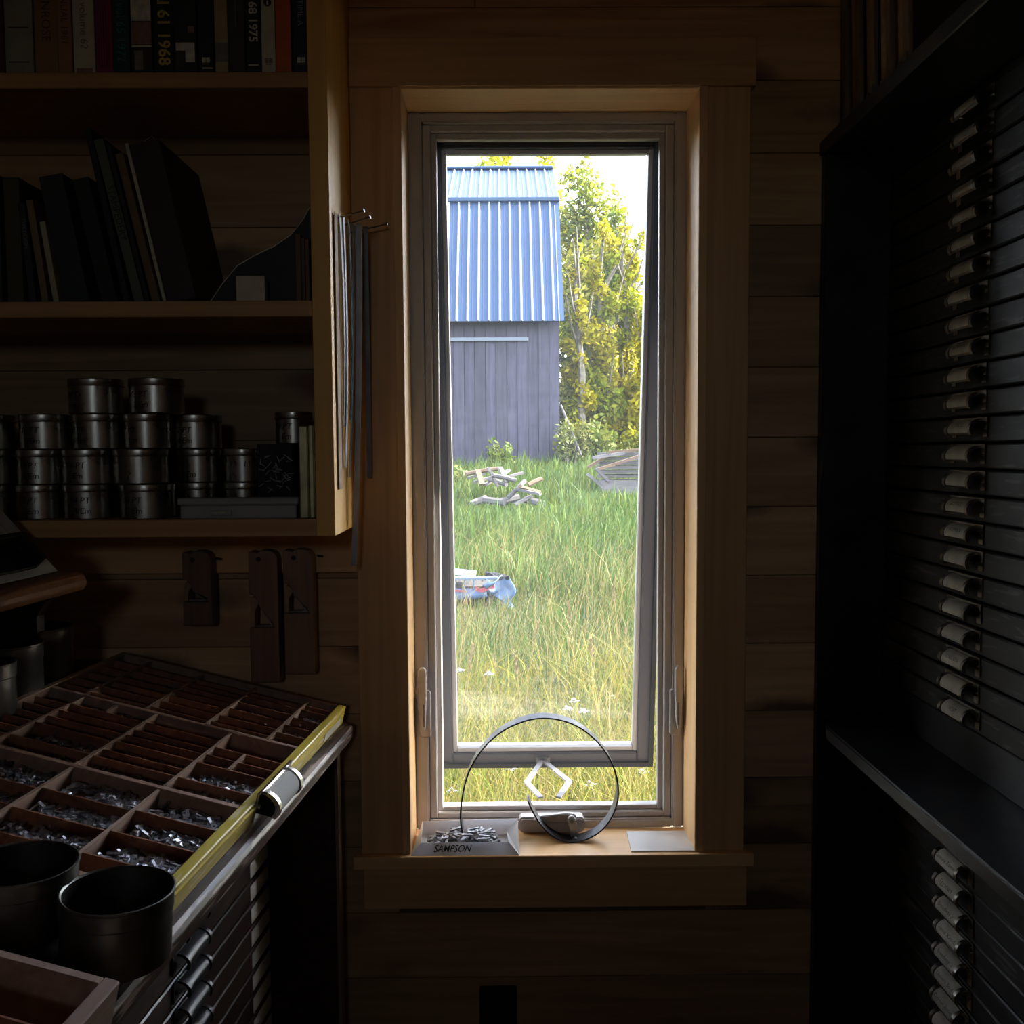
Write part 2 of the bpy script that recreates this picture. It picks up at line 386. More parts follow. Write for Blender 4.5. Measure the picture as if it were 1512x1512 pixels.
# wall behind the photographer, with an unseen opening added to let in fill light
mb = MB(); ax0, ax1, az0, az1 = -0.30, 0.10, 2.10, 2.46
mb.box(RX0, ax0, RY0-.1, RY0, 0, CEIL); mb.box(ax1, RX1, RY0-.1, RY0, 0, CEIL)
mb.box(ax0, ax1, RY0-.1, RY0, 0, az0); mb.box(ax0, ax1, RY0-.1, RY0, az1, CEIL)
tag(mb.build('wall_front', M['plank']), 'pine wall with added fill light opening opposite the tall window', 'wall', kind='structure')
# window wall: core with hole, planks as children
HX0, HX1, HZ0, HZ1 = WX0-.02, WX1+.02, WZ0-.02, WZ1+.02
mb = MB(); y0, y1 = D+.018, D+.16
mb.box(RX0, HX0, y0, y1, 0, CEIL); mb.box(HX1, RX1, y0, y1, 0, CEIL)
mb.box(HX0, HX1, y0, y1, 0, HZ0); mb.box(HX0, HX1, y0, y1, HZ1, CEIL)
wb = mb.build('wall_back', M['drywall'])
tag(wb, 'wall of horizontal knotty pine planks around the tall window', 'wall', kind='structure')
zj = EYE + 0.407 + 0.1285*4
z = zj; rows = []
while z > 0.0:
    rows.append((max(z-.1285, 0), min(z, CEIL))); z -= .1285
rows = [(a, b) for a, b in [(zj, CEIL)] + rows if b - a > .01]
for i, (a, b) in enumerate(rows):
    def plank(x0, x1):
        MB().box(x0+.0006, x1-.0006, D, D+.0185, a+.0005, b-.0005).build('plank', M['plank'], wb, bevel=.0009)
    if b <= HZ0+.004 or a >= HZ1-.004:
        cut = [RX0, -.047, RX1] if i % 4 == 1 else ([RX0, .62, RX1] if i % 4 == 3 else [RX0, RX1])
        for q in range(len(cut)-1): plank(cut[q], cut[q+1])
    else:
        plank(RX0, HX0); plank(HX1, RX1)

# trim
def trim(n, mbx, mat_, label, bev=.0015):
    return tag(mbx.build('trim_%d' % n, mat_, bevel=bev), label, 'trim', kind='structure')
trim(1, MB().box(WX0-.088, WX0, CAS, D, WZ0+.003, WZ1), M['pine_z'], 'wide pine casing board between bookshelves and window')
trim(2, MB().box(WX1, WX1+.089, CAS, D, WZ0+.003, WZ1), M['pine_z'], 'wide pine casing board between window and black cabinet')
trim(3, MB().box(WX0-.088, .4545, CAS-.004, D, WZ1, WZ1+.085), M['pine_x'], 'pine head casing board above the window')
# stool reaches back into the window recess
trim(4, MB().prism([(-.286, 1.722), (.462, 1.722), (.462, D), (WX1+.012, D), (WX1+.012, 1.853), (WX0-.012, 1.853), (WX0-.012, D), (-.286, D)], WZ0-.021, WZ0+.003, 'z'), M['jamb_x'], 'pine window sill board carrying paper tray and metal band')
trim(5, MB().box(-.270, .453, CAS, D, WZ0-.104, WZ0-.021), M['pine_x'], 'pine apron board below the window sill')

# ------------------------------------------------------------------ window_1
WY = 1.85
win = empty('window_1', 'tall white awning window tilted open above the sill', 'window', (0.0865, WY, WZ0+.003), kind='structure')
inv = Matrix.Translation(-Vector(win.location))
def wpart(mb_, name, mat_, parent=win, **kw):
    mb_.v = [tuple(inv @ Vector(p)) for p in mb_.v] if parent is win else mb_.v
    return mb_.build(name, mat_, parent, **kw)
J = .012
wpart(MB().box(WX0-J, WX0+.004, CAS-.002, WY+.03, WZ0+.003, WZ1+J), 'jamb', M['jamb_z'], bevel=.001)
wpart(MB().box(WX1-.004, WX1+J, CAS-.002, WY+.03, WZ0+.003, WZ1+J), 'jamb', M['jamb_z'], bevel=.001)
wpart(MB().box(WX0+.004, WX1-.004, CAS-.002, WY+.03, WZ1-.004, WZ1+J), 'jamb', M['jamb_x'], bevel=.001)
def ring(mb_, x0, x1, z0, z1, wd, ya, yb):
    wl_, wr_, wb_, wt_ = wd if isinstance(wd, tuple) else (wd,)*4
    mb_.box(x0, x0+wl_, ya, yb, z0, z1); mb_.box(x1-wr_, x1, ya, yb, z0, z1)
    mb_.box(x0+wl_, x1-wr_, ya, yb, z0, z0+wb_); mb_.box(x0+wl_, x1-wr_, ya, yb, z1-wt_, z1)
    return mb_
FX0, FX1, FZ0, FZ1 = WX0+.004, WX1-.004, WZ0+.003, WZ1-.004
OX0, OX1, OZ0, OZ1 = -.127, .304, .8845, 2.198            # clear opening
f = MB(); ring(f, FX0, FX1, FZ0, FZ1, (.026, .022, .018, .020), WY, WY+.10)
wpart(f, 'frame', M['vinyl'], bevel=.003, seg=2)
f = MB(); ring(f, FX0+.026, FX1-.022, FZ0+.018, FZ1-.020, (.016, .016, .012, .013), WY+.010, WY+.07)
wpart(f, 'frame_step', M['vinyl'], bevel=.002)
f = MB(); ring(f, FX0+.042, FX1-.038, FZ0+.030, FZ1-.033, (OX0-FX0-.042, FX1-.038-OX1, OZ0-FZ0-.030, FZ1-.033-OZ1), WY+.020, WY+.036)
wpart(f, 'screen_frame', M['vinyl'], bevel=.0015)
wpart(MB().box(OX0, OX1, WY+.0275, WY+.0285, OZ0, OZ1), 'insect_screen', M['screen'])
# sash, hinged at the top and swung outwards at the bottom
SA = math.radians(9.6); HY = WY+.078
sw0, sw1, slen = OX0-.030, OX1+.032, OZ1-OZ0+.058
sash = empty('sash', None, None, Vector((0, HY, OZ1+.034)) - Vector(win.location)); sash.parent = win
sash.rotation_euler = (SA, 0, 0)
def bar(mb_, x0, x1, z0, z1, ya=-.022, yb=.022): return mb_.box(x0, x1, ya, yb, z0, z1)
SW = .036
for nm, b_ in (('stile', (sw0, sw0+SW, -slen, 0)), ('stile', (sw1-SW, sw1, -slen, 0)), ('rail', (sw0+SW, sw1-SW, -slen, -slen+SW-.004)), ('rail', (sw0+SW, sw1-SW, -SW, 0))):
    bar(MB(), *b_).build(nm, M['sashgrey'], sash, bevel=.003)
f = MB(); ring(f, sw0+SW-.001, sw1-SW+.001, -slen+SW-.005, -SW+.001, .010, -.012, .018)
f.build('glazing_bead', M['vinyl'], sash, bevel=.0015)
f = MB(); ring(f, sw0, sw1, -slen, 0, .010, -.030, -.022)
f.build('weatherstrip', M['gasket'], sash)
MB().box(sw0+SW-.002, sw1-SW+.002, .002, .004, -slen+SW-.008, -SW+.002).build('pane', M['glass'], sash)
# scissor arms from the operator to the sash
zb = OZ1+.034 - slen*math.cos(SA); yb_ = HY + slen*math.sin(SA) - .02
def arm(p, q, wd=.011, th=.004, nm='operator_arm'):
    p, q = Vector(p), Vector(q); t = (q-p); n_ = Vector((0, 0, 1)).cross(t).normalized()*wd/2; up = Vector((0, 0, th))
    vs = [p-n_, q-n_, q+n_, p+n_]; vs = [v for v in vs] + [v+up for v in vs]
    g = MB().add(vs, [(0,3,2,1),(4,5,6,7),(0,1,5,4),(1,2,6,5),(2,3,7,6),(3,0,4,7)])
    wpart(g, nm, M['armgrey'])
za = zb + .008; zs = OZ0 + .006
arm((.084, yb_, za), (.042, 1.952, zs+.010)); arm((.084, yb_, za), (.1330, 1.955, zs+.010))
arm((.042, 1.952, zs+.012), (.070, 1.892, zs)); arm((.1330, 1.955, zs+.012), (.106, 1.892, zs))
wpart(MB().box(.068, .100, yb_-.008, yb_+.012, za-.006, za+.012), 'sash_bracket', M['darksteel'], bevel=.002)
# latches
for lx, sgn in ((X_at(625, 1030, WY), 1), (X_at(1000, 1030, WY), -1)):
    zt = Z_at(800, 981, WY); zl = Z_at(800, 1080, WY)
    wpart(MB().prism(rrect(lx-.011+.004*sgn, lx+.011+.004*sgn, zl-.008, zl+.085, .006), WY-.006, WY+.003), 'latch_plate', M['vinyl'], bevel=.001)
    poly = [(lx-.008, zt-.008), (lx-.005, zt-.002), (lx, zt), (lx+.005, zt-.002), (lx+.008, zt-.008), (lx+.008, zt-.055), (lx+.005, zl+.012), (lx-.003, zl+.008), (lx-.006, zl+.03), (lx-.008, zt-.055)]
    wpart(MB().prism(poly, WY-.022, WY-.012), 'latch_lever', M['vinyl'], bevel=.0015)
    wpart(MB().box(lx-.001+.002*sgn, lx+.002+.002*sgn, WY-.0232, WY-.004, zl+.018, zl+.062), 'latch_gap_strip', M['darksteel'])  # dark strip before the lever, stands in for a shaded gap
# crank operator on the bottom rail
cz = Z_at(812, 1213, WY-.01)
wpart(MB().prism(rrect(X_at(766, 1213, WY-.01), X_at(862, 1213, WY-.01), cz-.016, cz+.015, .009), WY-.028, WY+.002), 'operator_cover', M['vinyl'], bevel=.004, seg=2)
px_ = X_at(843, 1207, WY-.03); pz_ = Z_at(843, 1207, WY-.03)
wpart(MB().prism([(px_-.07, pz_-.006), (px_-.072, pz_), (px_-.066, pz_+.006), (px_-.01, pz_+.012), (px_+.008, pz_+.010), (px_+.012, pz_), (px_+.006, pz_-.008), (px_-.02, pz_-.008)], WY-.040, WY-.028), 'crank_arm', M['vinyl'], bevel=.002)
kx, kz = X_at(848, 1236, WY-.04), Z_at(848, 1236, WY-.04)
wpart(MB().prism([(px_-.008, pz_-.004), (px_-.007, pz_+.006), (px_, pz_+.011), (px_+.007, pz_+.006), (px_+.010, pz_-.004), (kx+.008, kz+.002), (kx+.005, kz-.006), (kx-.004, kz-.006), (kx-.007, kz+.002)], WY-.050, WY-.040), 'crank_lever', M['vinyl'], bevel=.002)
g = MB(); g.tube([(kx, WY-.049, kz), (kx, WY-.062, kz)], .0066, 14); wpart(g, 'crank_knob', M['darksteel'], smooth=True)
g = MB(); g.tube([(px_, WY-.0495, pz_+.001), (px_, WY-.053, pz_+.001)], .0045, 12); wpart(g, 'pivot_screw', M['darksteel'], smooth=True)

# ================================================================== OUTDOORS
def ground_z(Y):
    Y = np.asarray(Y, dtype=float)
    return np.where(Y < 5, -0.42, np.where(Y < 26, -0.42 + (Y-5)/21*1.42, 1.0 + (Y-26)*0.02))
ys = np.concatenate((np.linspace(-70, -3, 10), np.linspace(2.0, 30, 60), np.linspace(34, 160, 14))); xs = np.linspace(-1, 1, 40)
gv = []; gf = []
for yv in ys:
    for xv in xs:
        X = xv*(40 if yv < 2.1 else max(40, 6+yv*1.3)); gv.append((X, yv, float(ground_z(yv)) + .05*math.sin(X*1.3+yv*.9)))
n = len(xs)
for a in range(len(ys)-1):
    for b in range(n-1): gf.append((a*n+b, a*n+b+1, (a+1)*n+b+1, (a+1)*n+b))
tag(MB().add(gv, gf).build('ground', M['ground']), 'green meadow ground rising towards the barn', 'ground', kind='structure')

def ground_hit(px, py):
    d = ray(px, py); Y = 4.0
    for _ in range(60):
        Y = max(3.0, min(60, float((ground_z(Y)-EYE)*d.y/d.z)))
    return d.x/d.y*Y, Y
CLEAR = []                                         # (x, y, rx, ry, factor): trampled or low growth
def make_grass(count, ymin, ymax, hmin, hmax, wid, palette, bend, pw=0.55, xa=-.42, xb=.55, spread=.4):
    u = rng.random(count)
    Y = (ymin**(1+pw) + u*(ymax**(1+pw) - ymin**(1+pw)))**(1/(1+pw))
    X = (xa + (xb-xa)*rng.random(count))*Y
    keep = ~((Y > 25.7) & (X < 1.7)); Y, X = Y[keep], X[keep]; k = len(Y)
    base = np.stack([X, Y, ground_z(Y)-.02], 1)
    patch = np.clip(0.5+0.3*np.sin(X*1.9+Y*.7+1)*np.sin(Y*1.3-X*.8)+.3*np.sin(X*4.7-Y*2.9)*np.sin(Y*3.7+X*1.9), 0, 1)
    H = (hmin + (hmax-hmin)*rng.random(k))*(0.6+.6*patch)
    for cx_, cy_, rx_, ry_, fc in CLEAR:
        ins = ((X-cx_)/rx_)**2 + ((Y-cy_)/ry_)**2 < 1; H = np.where(ins, H*fc, H)
    an = rng.random(k)*2*PI; wd = wid*(0.6+.8*rng.random(k))*np.maximum(Y/7.0, .8)
    side = np.stack([np.cos(an)*wd, np.sin(an)*wd*.5, np.zeros(k)], 1)
    side[:, 0] = np.where(np.abs(side[:, 0]) < wd*.4, wd*.6, side[:, 0])
    la = rng.normal(0.5, 1.5, k); lr = bend*H*(0.2+1.2*rng.random(k))
    lean = np.stack([np.cos(la)*lr, np.sin(la)*lr*.6, np.zeros(k)], 1)
    upv = np.stack([np.zeros(k), np.zeros(k), H], 1)
    mid = base + upv*.6 + lean*.35; tip = base + upv*(1-.25*rng.random((k, 1))) + lean
    V = np.stack([base-side, base+side, mid+side*.7, mid-side*.7, tip], 1).reshape(-1, 3)
    pal = np.array(palette); pi_ = np.clip(((patch*.45+rng.random(k)*.68)*len(pal)).astype(int), 0, len(pal)-1)
    C = pal[pi_]*(1-spread+2*spread*rng.random((k, 1)))
    return V, np.repeat(C, 5, 0)
GREEN = [(0.0182,0.0550,0.0040), (0.0284,0.0699,0.0049), (0.0400,0.0839,0.0064), (0.0547,0.0887,0.0074), (0.0762,0.0962,0.0106), (0.1013,0.1124,0.0188)]
CLEAR += [(-.95, 9.6, 1.5, 1.0, .45), (-.2, 17.6, 1.6, 1.5, .35), (2.45, 19.3, 1.4, 1.4, .5)]
gp = [make_grass(95000, 4.2, 25.9, .26, .62, .0036, GREEN, .5),
      make_grass(7000, 4.0, 12, .50, .95, .0024, [(.16,.11,.040), (.19,.145,.055), (.13,.115,.03), (.21,.165,.07)], .6, pw=-.3),
      make_grass(12000, 3.9, 7.0, .35, .70, .0046, [(.15,.145,.016), (.19,.165,.018), (.11,.135,.016), (.20,.155,.03)], .8, pw=.1),
      make_grass(16000, 10, 25.6, .35, .80, .0058, [(0.0429,0.0884,0.0164), (0.0601,0.1066,0.0211), (0.0829,0.1196,0.0234), (0.0543,0.0936,0.0281)], .3, pw=.5)]
GVs = np.concatenate([a for a, b in gp]); GCs = np.concatenate([b for a, b in gp]); nb = len(GVs)//5
o_ = np.arange(nb)*5
me = np_mesh('meadow_grass', GVs, np.tile([4, 3], nb), np.stack([o_, o_+1, o_+2, o_+3, o_+3, o_+2, o_+4], 1).ravel(), GCs)
g1 = put('meadow_grass', me, M['grass'])
tag(g1, 'tall green and straw coloured meadow grass between house and barn', 'grass', kind='stuff')
# seed plumes: tall tan heads
k = 0
for px, py, Y in ((795, 960, 7.2), (838, 930, 7.4), (700, 1000, 6.2), (905, 900, 8.5), (760, 1010, 6.4), (925, 960, 7.8), (688, 930, 6.6), (872, 985, 6.9)):
    p = at_y(px, py, Y); gz = float(ground_z(Y))
    r_ = random.Random(k); dx = r_.uniform(-.10, .12)
    e = empty('seed_grass_stalk', 'tall tan seed head stalk rising above the meadow grass', 'grass stalk', (p.x-dx, Y, gz), 'seed head stalks in the meadow')
    hh = p.z+.22-gz
    MB().tube([(0, 0, 0), (dx*.4, 0, hh*.5), (dx, 0, hh)], [.004, .0035, .002], 5).build('stem', plain('dry_stem', (.17, .12, .05), .8) if k == 0 else bpy.data.materials['dry_stem'], e)
    g = MB()
    for q in range(26):
        t_ = .72+.28*q/26; an = r_.random()*6.28; c_ = Vector((dx*(.4+.6*(t_-.5)*2), 0, hh*t_))
        d_ = Vector((math.cos(an)*.018, math.sin(an)*.018, .03))
        g.tube([c_, c_+d_], [.005, .002], 4, cap=False)
    g.build('seed_head', bpy.data.materials['dry_stem'], e); k += 1
# white flowering herbs near the house
for k, (px, py, Y) in enumerate(((848, 1035, 5.6), (862, 1050, 5.5), (838, 1046, 5.55), (722, 995, 5.7), (679, 990, 5.9), (668, 1168, 4.7), (755, 1135, 4.8), (872, 1158, 4.75), (905, 1030, 6.2), (950, 1140, 4.9))):
    p = at_y(px, py, Y); gz = float(ground_z(Y)); r_ = random.Random(90+k)
    e = empty('flowering_herb', 'white flowering herb standing among the meadow grass', 'flower', (p.x, Y, gz), 'white flowers in the meadow')
    hh = p.z-gz; MB().tube([(0, 0, 0), (.01, 0, hh*.6), (0, 0, hh)], [.003, .0025, .002], 5).build('stem', M['stem'], e)
    for q in range(7):
        a = q*2.4; rr = .028*math.sqrt(q/7)
        MB().lathe([(0, .002), (.004, .004), (.0105, .003), (.0115, 0), (.004, -.004), (0, -.004)], 7).build('bloom', M['petal'], e, loc=(rr*math.cos(a), rr*math.sin(a), hh+.006*math.cos(q)), rot=(r_.uniform(-.9, .2), r_.uniform(-.5, .5), 0))

# ------------------------------------------------------------------ barn
BX1, BY, BZ0 = 1.52, 26.0, 1.05
ZE = Z_at(760, 476, BY)                               # top of wall
barn = empty('barn', 'grey board barn with sky-tinted ribbed metal gambrel roof', 'barn', (BX1, BY, BZ0))
NB = 24; PIT = .288
brd = MB().box(-PIT/2+.006, PIT/2-.006, -.03, 0, 0, ZE-BZ0+.12).mesh('board')
for i in range(NB):
    o = put('board', brd, M['barnboard'], barn, loc=(-PIT/2-i*PIT, -.035*(i % 2), 0))
MB().box(-NB*PIT, -.01, 0.0, .2, -.2, ZE-BZ0+.1).build('wall_frame', M['barndark'], barn)
MB().box(-NB*PIT, 0, .01, 9.9, -.2, ZE-BZ0+.1).build('side_wall', M['barndark'], barn)
MB().box(-NB*PIT, .0, -.06, -.03, .10, .16).build('skirt_board', M['barndark'], barn)
tz = Z_at(760, 501, BY)-BZ0
MB().box(-NB*PIT, X_at(780, 501, BY)-BX1, -.14, -.045, tz-.06, tz+.05).build('door_track', M['zinc'], barn, bevel=.01)
eave = Vector((0, -.55, Z_at(760, 474, BY-.55)-BZ0)); knee = Vector((0, 1.7, Z_at(760, 297, BY+1.7)-BZ0)); ridge = Vector((0, 5.2, Z_at(760, 250, BY+5.2)-BZ0))
def slope_panels(a, b):
    d = b-a; L_ = d.length; up = Vector((1, 0, 0)).cross(d.normalized())
    if up.z < 0: up = -up
    s = MB()
    w2 = PIT/2
    prof = [(-w2, 0), (-.02, 0), (-.01, .008), (.01, .008), (.02, 0), (w2, 0)]
    vs = []
    for q in (0, L_):
        vs += [(x, q, z_) for x, z_ in prof]
    vs += [(x, q, -.03) for q in (0, L_) for x in (-w2, w2)]
    n_ = len(prof); fs = [(i, i+1, n_+i+1, n_+i) for i in range(n_-1)]
    fs += [(2*n_, 2*n_+1, 2*n_+3, 2*n_+2), tuple(range(n_)) + (2*n_+1, 2*n_), tuple(range(n_, 2*n_)) + (2*n_+3, 2*n_+2)]
    me = s.add(vs, fs).mesh('roof_panel')
    mm = frame_axes((0, 0, 0), (1, 0, 0), d.normalized(), up)
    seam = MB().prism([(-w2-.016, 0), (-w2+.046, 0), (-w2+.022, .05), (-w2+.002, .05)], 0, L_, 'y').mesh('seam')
    for i in range(NB):
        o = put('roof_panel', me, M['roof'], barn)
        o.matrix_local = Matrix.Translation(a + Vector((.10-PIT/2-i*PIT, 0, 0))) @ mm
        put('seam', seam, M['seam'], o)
slope_panels(eave, knee); slope_panels(knee+Vector((0, -.02, .03)), ridge)
ridge2 = Vector((0, 2*ridge.y-knee.y, knee.z)); eave2 = Vector((0, 2*ridge.y-eave.y, eave.z))
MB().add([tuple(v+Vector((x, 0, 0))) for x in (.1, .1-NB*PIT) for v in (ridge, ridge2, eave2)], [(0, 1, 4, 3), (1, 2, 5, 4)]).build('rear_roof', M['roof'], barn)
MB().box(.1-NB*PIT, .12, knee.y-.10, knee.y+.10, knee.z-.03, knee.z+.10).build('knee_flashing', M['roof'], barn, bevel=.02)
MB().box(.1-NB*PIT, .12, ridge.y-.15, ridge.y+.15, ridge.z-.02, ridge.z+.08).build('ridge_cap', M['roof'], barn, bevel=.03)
for xg in (-.02, -NB*PIT+.02):
    MB().prism([(0.0, 0), (9.9, 0), (eave2.y-.3, eave2.z+.1), (ridge2.y, ridge2.z-.06), (ridge.y, ridge.z-.06), (knee.y, knee.z-.06), (eave.y+.55, eave.z+.1)], xg-.02, xg+.02, 'x').build('gable', M['barnboard'], barn)

# ------------------------------------------------------------------ trees and bushes
def foliage(name, parent, centers, radii, per, size, palette, mat_):
    P = []; C = []; pal = np.array(palette)
    for (c, r) in zip(centers, radii):
        nl = int(per*r[0]*r[2]); d = rng.normal(0, 1, (nl, 3)); d /= np.linalg.norm(d, axis=1)[:, None]
        d *= (rng.random((nl, 1))**.45); P.append(np.array(c) + d*np.array(r))
        tone = pal[rng.integers(0, len(pal))]
        C.append((tone*.6 + pal[rng.integers(0, len(pal), nl)]*.4)*(0.75+.5*rng.random((nl, 1))))
    P = np.concatenate(P); C = np.concatenate(C); k_ = len(P)
    a = rng.normal(0, 1, (k_, 3)); a /= np.linalg.norm(a, axis=1)[:, None]
    b = np.cross(a, rng.normal(0, 1, (k_, 3))); b /= np.linalg.norm(b, axis=1)[:, None]
    s = size*(0.6+.8*rng.random((k_, 1)))
    V = np.stack([P-a*s, P+b*s*.45, P+a*s, P-b*s*.45], 1).reshape(-1, 3)
    me = np_mesh(name, V, np.full(k_, 4), np.arange(k_*4), np.repeat(C, 4, 0))
    return put(name, me, mat_, parent)
YEL = [(0.3186,0.2834,0.0053), (0.3828,0.3210,0.0063), (0.2441,0.2731,0.0080), (0.3499,0.2993,0.0116), (0.1817,0.2370,0.0080)]
GRN = [(0.0594,0.0990,0.0096), (0.0858,0.1170,0.0122), (0.1122,0.1260,0.0147), (0.0726,0.1080,0.0173)]
BLU = [(0.0576,0.0912,0.0250), (0.0728,0.1064,0.0314), (0.0936,0.1096,0.0282), (0.1144,0.1144,0.0230)]
def tree(label, px, Y, ytop, ybase_z, rx, palette, seed, shape='column', per=260, leaf=.10, group=None):
    r_ = random.Random(seed); X = X_at(px, 500, Y); top = Z_at(px, ytop, Y); gz = float(ground_z(Y))
    e = empty('tree', label, 'tree', (X, Y, gz), group)
    H = top-gz; cs = []; rs = []
    nc = 16 if shape == 'column' else 24
    for i in range(nc):
        t_ = ybase_z + (1-ybase_z)*(i+.5)/nc
        wv = rx*(math.sin(PI*min(1, .15+.85*t_))**.7 if shape == 'round' else (1.05-t_*.75))
        a = r_.random()*6.28; q = r_.random()*.75
        cs.append((math.cos(a)*wv*q, math.sin(a)*wv*q, H*t_*.97)); rr = wv*r_.uniform(.38, .6)
        rs.append((rr, rr, rr*r_.uniform(1.0, 1.7)))
    MB().tube([(0, 0, 0), (r_.uniform(-.15, .15), 0, H*.4), (r_.uniform(-.2, .2), 0, H*.75), (0, 0, H*.96)], [.16, .12, .07, .02], 7).build('trunk', M['bark'], e)
    for q in range(7):
        t_ = r_.uniform(.2, .8); a = r_.random()*6.28
        MB().tube([(0, 0, H*t_), (math.cos(a)*rx*.35, math.sin(a)*rx*.35, H*t_+.7), (math.cos(a)*rx*.6, math.sin(a)*rx*.6, H*t_+1.7)], [.05, .035, .012], 5).build('branch', M['bark'], e)
    foliage('foliage', e, cs, rs, per, leaf, palette, M['leaf'])
    return e
TG = 'trees beside the barn'
tree('broad bluish green tree rising beside the barn roof', 866, 40, 205, .12, 2.5, BLU+YEL, 1, 'round', 420, .13)
tree('slender yellow green tree growing next to the barn corner', 856, 29, 345, .02, .72, YEL, 2, per=1500)
tree('pale trunked yellow green tree behind the rusty timber stack', 893, 30, 318, .05, 1.15, YEL, 3, per=1300)
tree('tallest slender yellow tree right of the barn', 925, 31, 292, .03, 1.15, YEL, 4, per=1300)
tree('yellow leaved tree at the window stile side of the grove', 958, 29, 300, .02, 1.05, YEL, 5, per=1500)
tree('mid green tree between the yellow poplars', 908, 34, 300, .05, 1.6, GRN, 6, per=800, leaf=.12)
tree('outermost yellow green tree of the grove by the barn', 1010, 30, 270, .03, 1.5, YEL, 7, per=1000)
tree('broad low yellow tree filling the grove middle', 940, 32.5, 340, .02, 1.5, YEL, 17, per=1000, leaf=.11)
tree('dense green tree filling the gap behind the barn corner', 842, 41, 390, .0, 1.3, GRN+BLU, 18, per=700, leaf=.13)
tree('wide green tree standing behind the yellow grove', 1085, 37, 250, .05, 2.4, GRN, 8, 'round', 260, .15)
tree('yellowish tree crown showing above the barn ridge', 738, 46, 170, .35, 3.3, YEL, 9, 'round', 260, .15)
tree('round green crown peeking over the barn ridge end', 812, 50, 176, .35, 2.6, YEL+GRN, 10, 'round', 260, .15)
tree('far green crown behind the middle of the barn', 655, 52, 205, .35, 2.2, GRN, 11, 'round', 90, .2)
def bush(name, label, px, py, Y, rx, rz, pal, seed, per=900, leaf=.07, cat='bush', group=None):
    r_ = random.Random(seed); X = X_at(px, py, Y); gz = float(ground_z(Y))
    e = empty(name, label, cat, (X, Y, gz), group); top = Z_at(px, py, Y)-gz
    cs = []; rs = []
    for i in range(7):
        rr = rx*r_.uniform(.35, .6)
        cs.append((r_.uniform(-.6, .6)*rx, r_.uniform(-.4, .4)*rx, top*r_.uniform(.3, .9))); rs.append((rr, rr, rz*.4))
    MB().tube([(0, 0, 0), (.05, 0, top*.5), (0, 0, top*.85)], [.03, .02, .008], 5).build('stem', M['bark'], e)
    foliage('foliage', e, cs, rs, per, leaf, pal, M['leaf']); return e
bush('leafy_shrub', 'small leafy shrub against the barn wall', 742, 655, 25.0, .45, 1.0, GRN, 21)
bush('leafy_shrub', 'bluish shrub at the foot of the barn corner', 848, 640, 25.4, .55, 1.4, BLU, 22)
bush('leafy_shrub', 'green thicket behind the collapsed timber stack', 880, 625, 26.0, .75, 1.8, GRN, 23, 500, .09)
bush('leafy_shrub', 'dark green undergrowth below the yellow trees', 955, 640, 27.2, .9, 1.6, GRN, 24, 450, .09)
bush('leafy_shrub', 'low pale weed clump beside the scattered firewood', 675, 700, 20.5, .5, .7, BLU, 25)
# two leaning poles at the barn corner
for k, (pa, pb) in enumerate((((828, 598), (858, 672)), ((833, 640), (838, 682)))):
    a = at_y(*pa, 25.6); b = at_y(*pb, 25.2); g = MB(); g.tube([(0, 0, 0), tuple(a-b)], .03, 6)
    tag(g.build('leaning_pole', M['scrap'], loc=b), ('long grey pole leaning on the barn corner', 'short grey stake propped below the long pole')[k], 'pole')
# firewood heap
LG = 'firewood and scrap in front of the barn'
logs = [((688,700),(735,692)), ((700,712),(742,700)), ((716,716),(752,694)), ((728,702),(762,710)), ((705,694),(712,716)), ((742,706),(772,698)), ((757,730),(775,710)),
        ((762,722),(798,730)), ((768,718),(796,726)), ((750,735),(772,716)), ((735,718),(720,690)), ((690,706),(716,700)), ((780,716),(800,707)), ((748,712),(738,690)), ((760,745),(785,732)), ((722,708),(748,716))]
for k, (pa, pb) in enumerate(logs):
    r_ = random.Random(k); Ya = r_.uniform(17.6, 18.6); a = at_y(*pa, Ya); b = at_y(*pb, Ya+r_.uniform(-.35, .35))
    g = MB(); d_ = b-a
    if k % 3 == 0: g.tube([(0, 0, 0), tuple(d_*.5+Vector((0, 0, .01))), tuple(d_)], .045, 7)
    else:
        q = d_.to_track_quat('X', 'Z').to_matrix().to_4x4(); g.box(0, d_.length, -.05, .05, -.022, .022, q)
    tag(g.build('scrap_log', M['scrap'] if k % 4 else M['scrapbrown'], loc=a), 'weathered piece of firewood in the heap before the barn', 'firewood', LG)
# heap core: the buried wood they lie on
r_ = random.Random(5)
for k in range(4):
    Y = (18.3, 17.9, 18.5, 17.8)[k]; p = at_y((706, 728, 752, 786)[k], 727, Y); gz = float(ground_z(Y)); g = MB()
    g.tube([(-.22, 0, 0), (.22, r_.uniform(-.1, .1), .04)], .07, 7)
    tag(g.build('scrap_log', M['scrap'], loc=(p.x, Y, gz+.12+.05*(k % 2)), rot=(0, (-.15, .2, -.1, .25)[k], (.7, -.5, .3, -.9)[k])), 'weathered piece of firewood in the heap before the barn', 'firewood', LG)
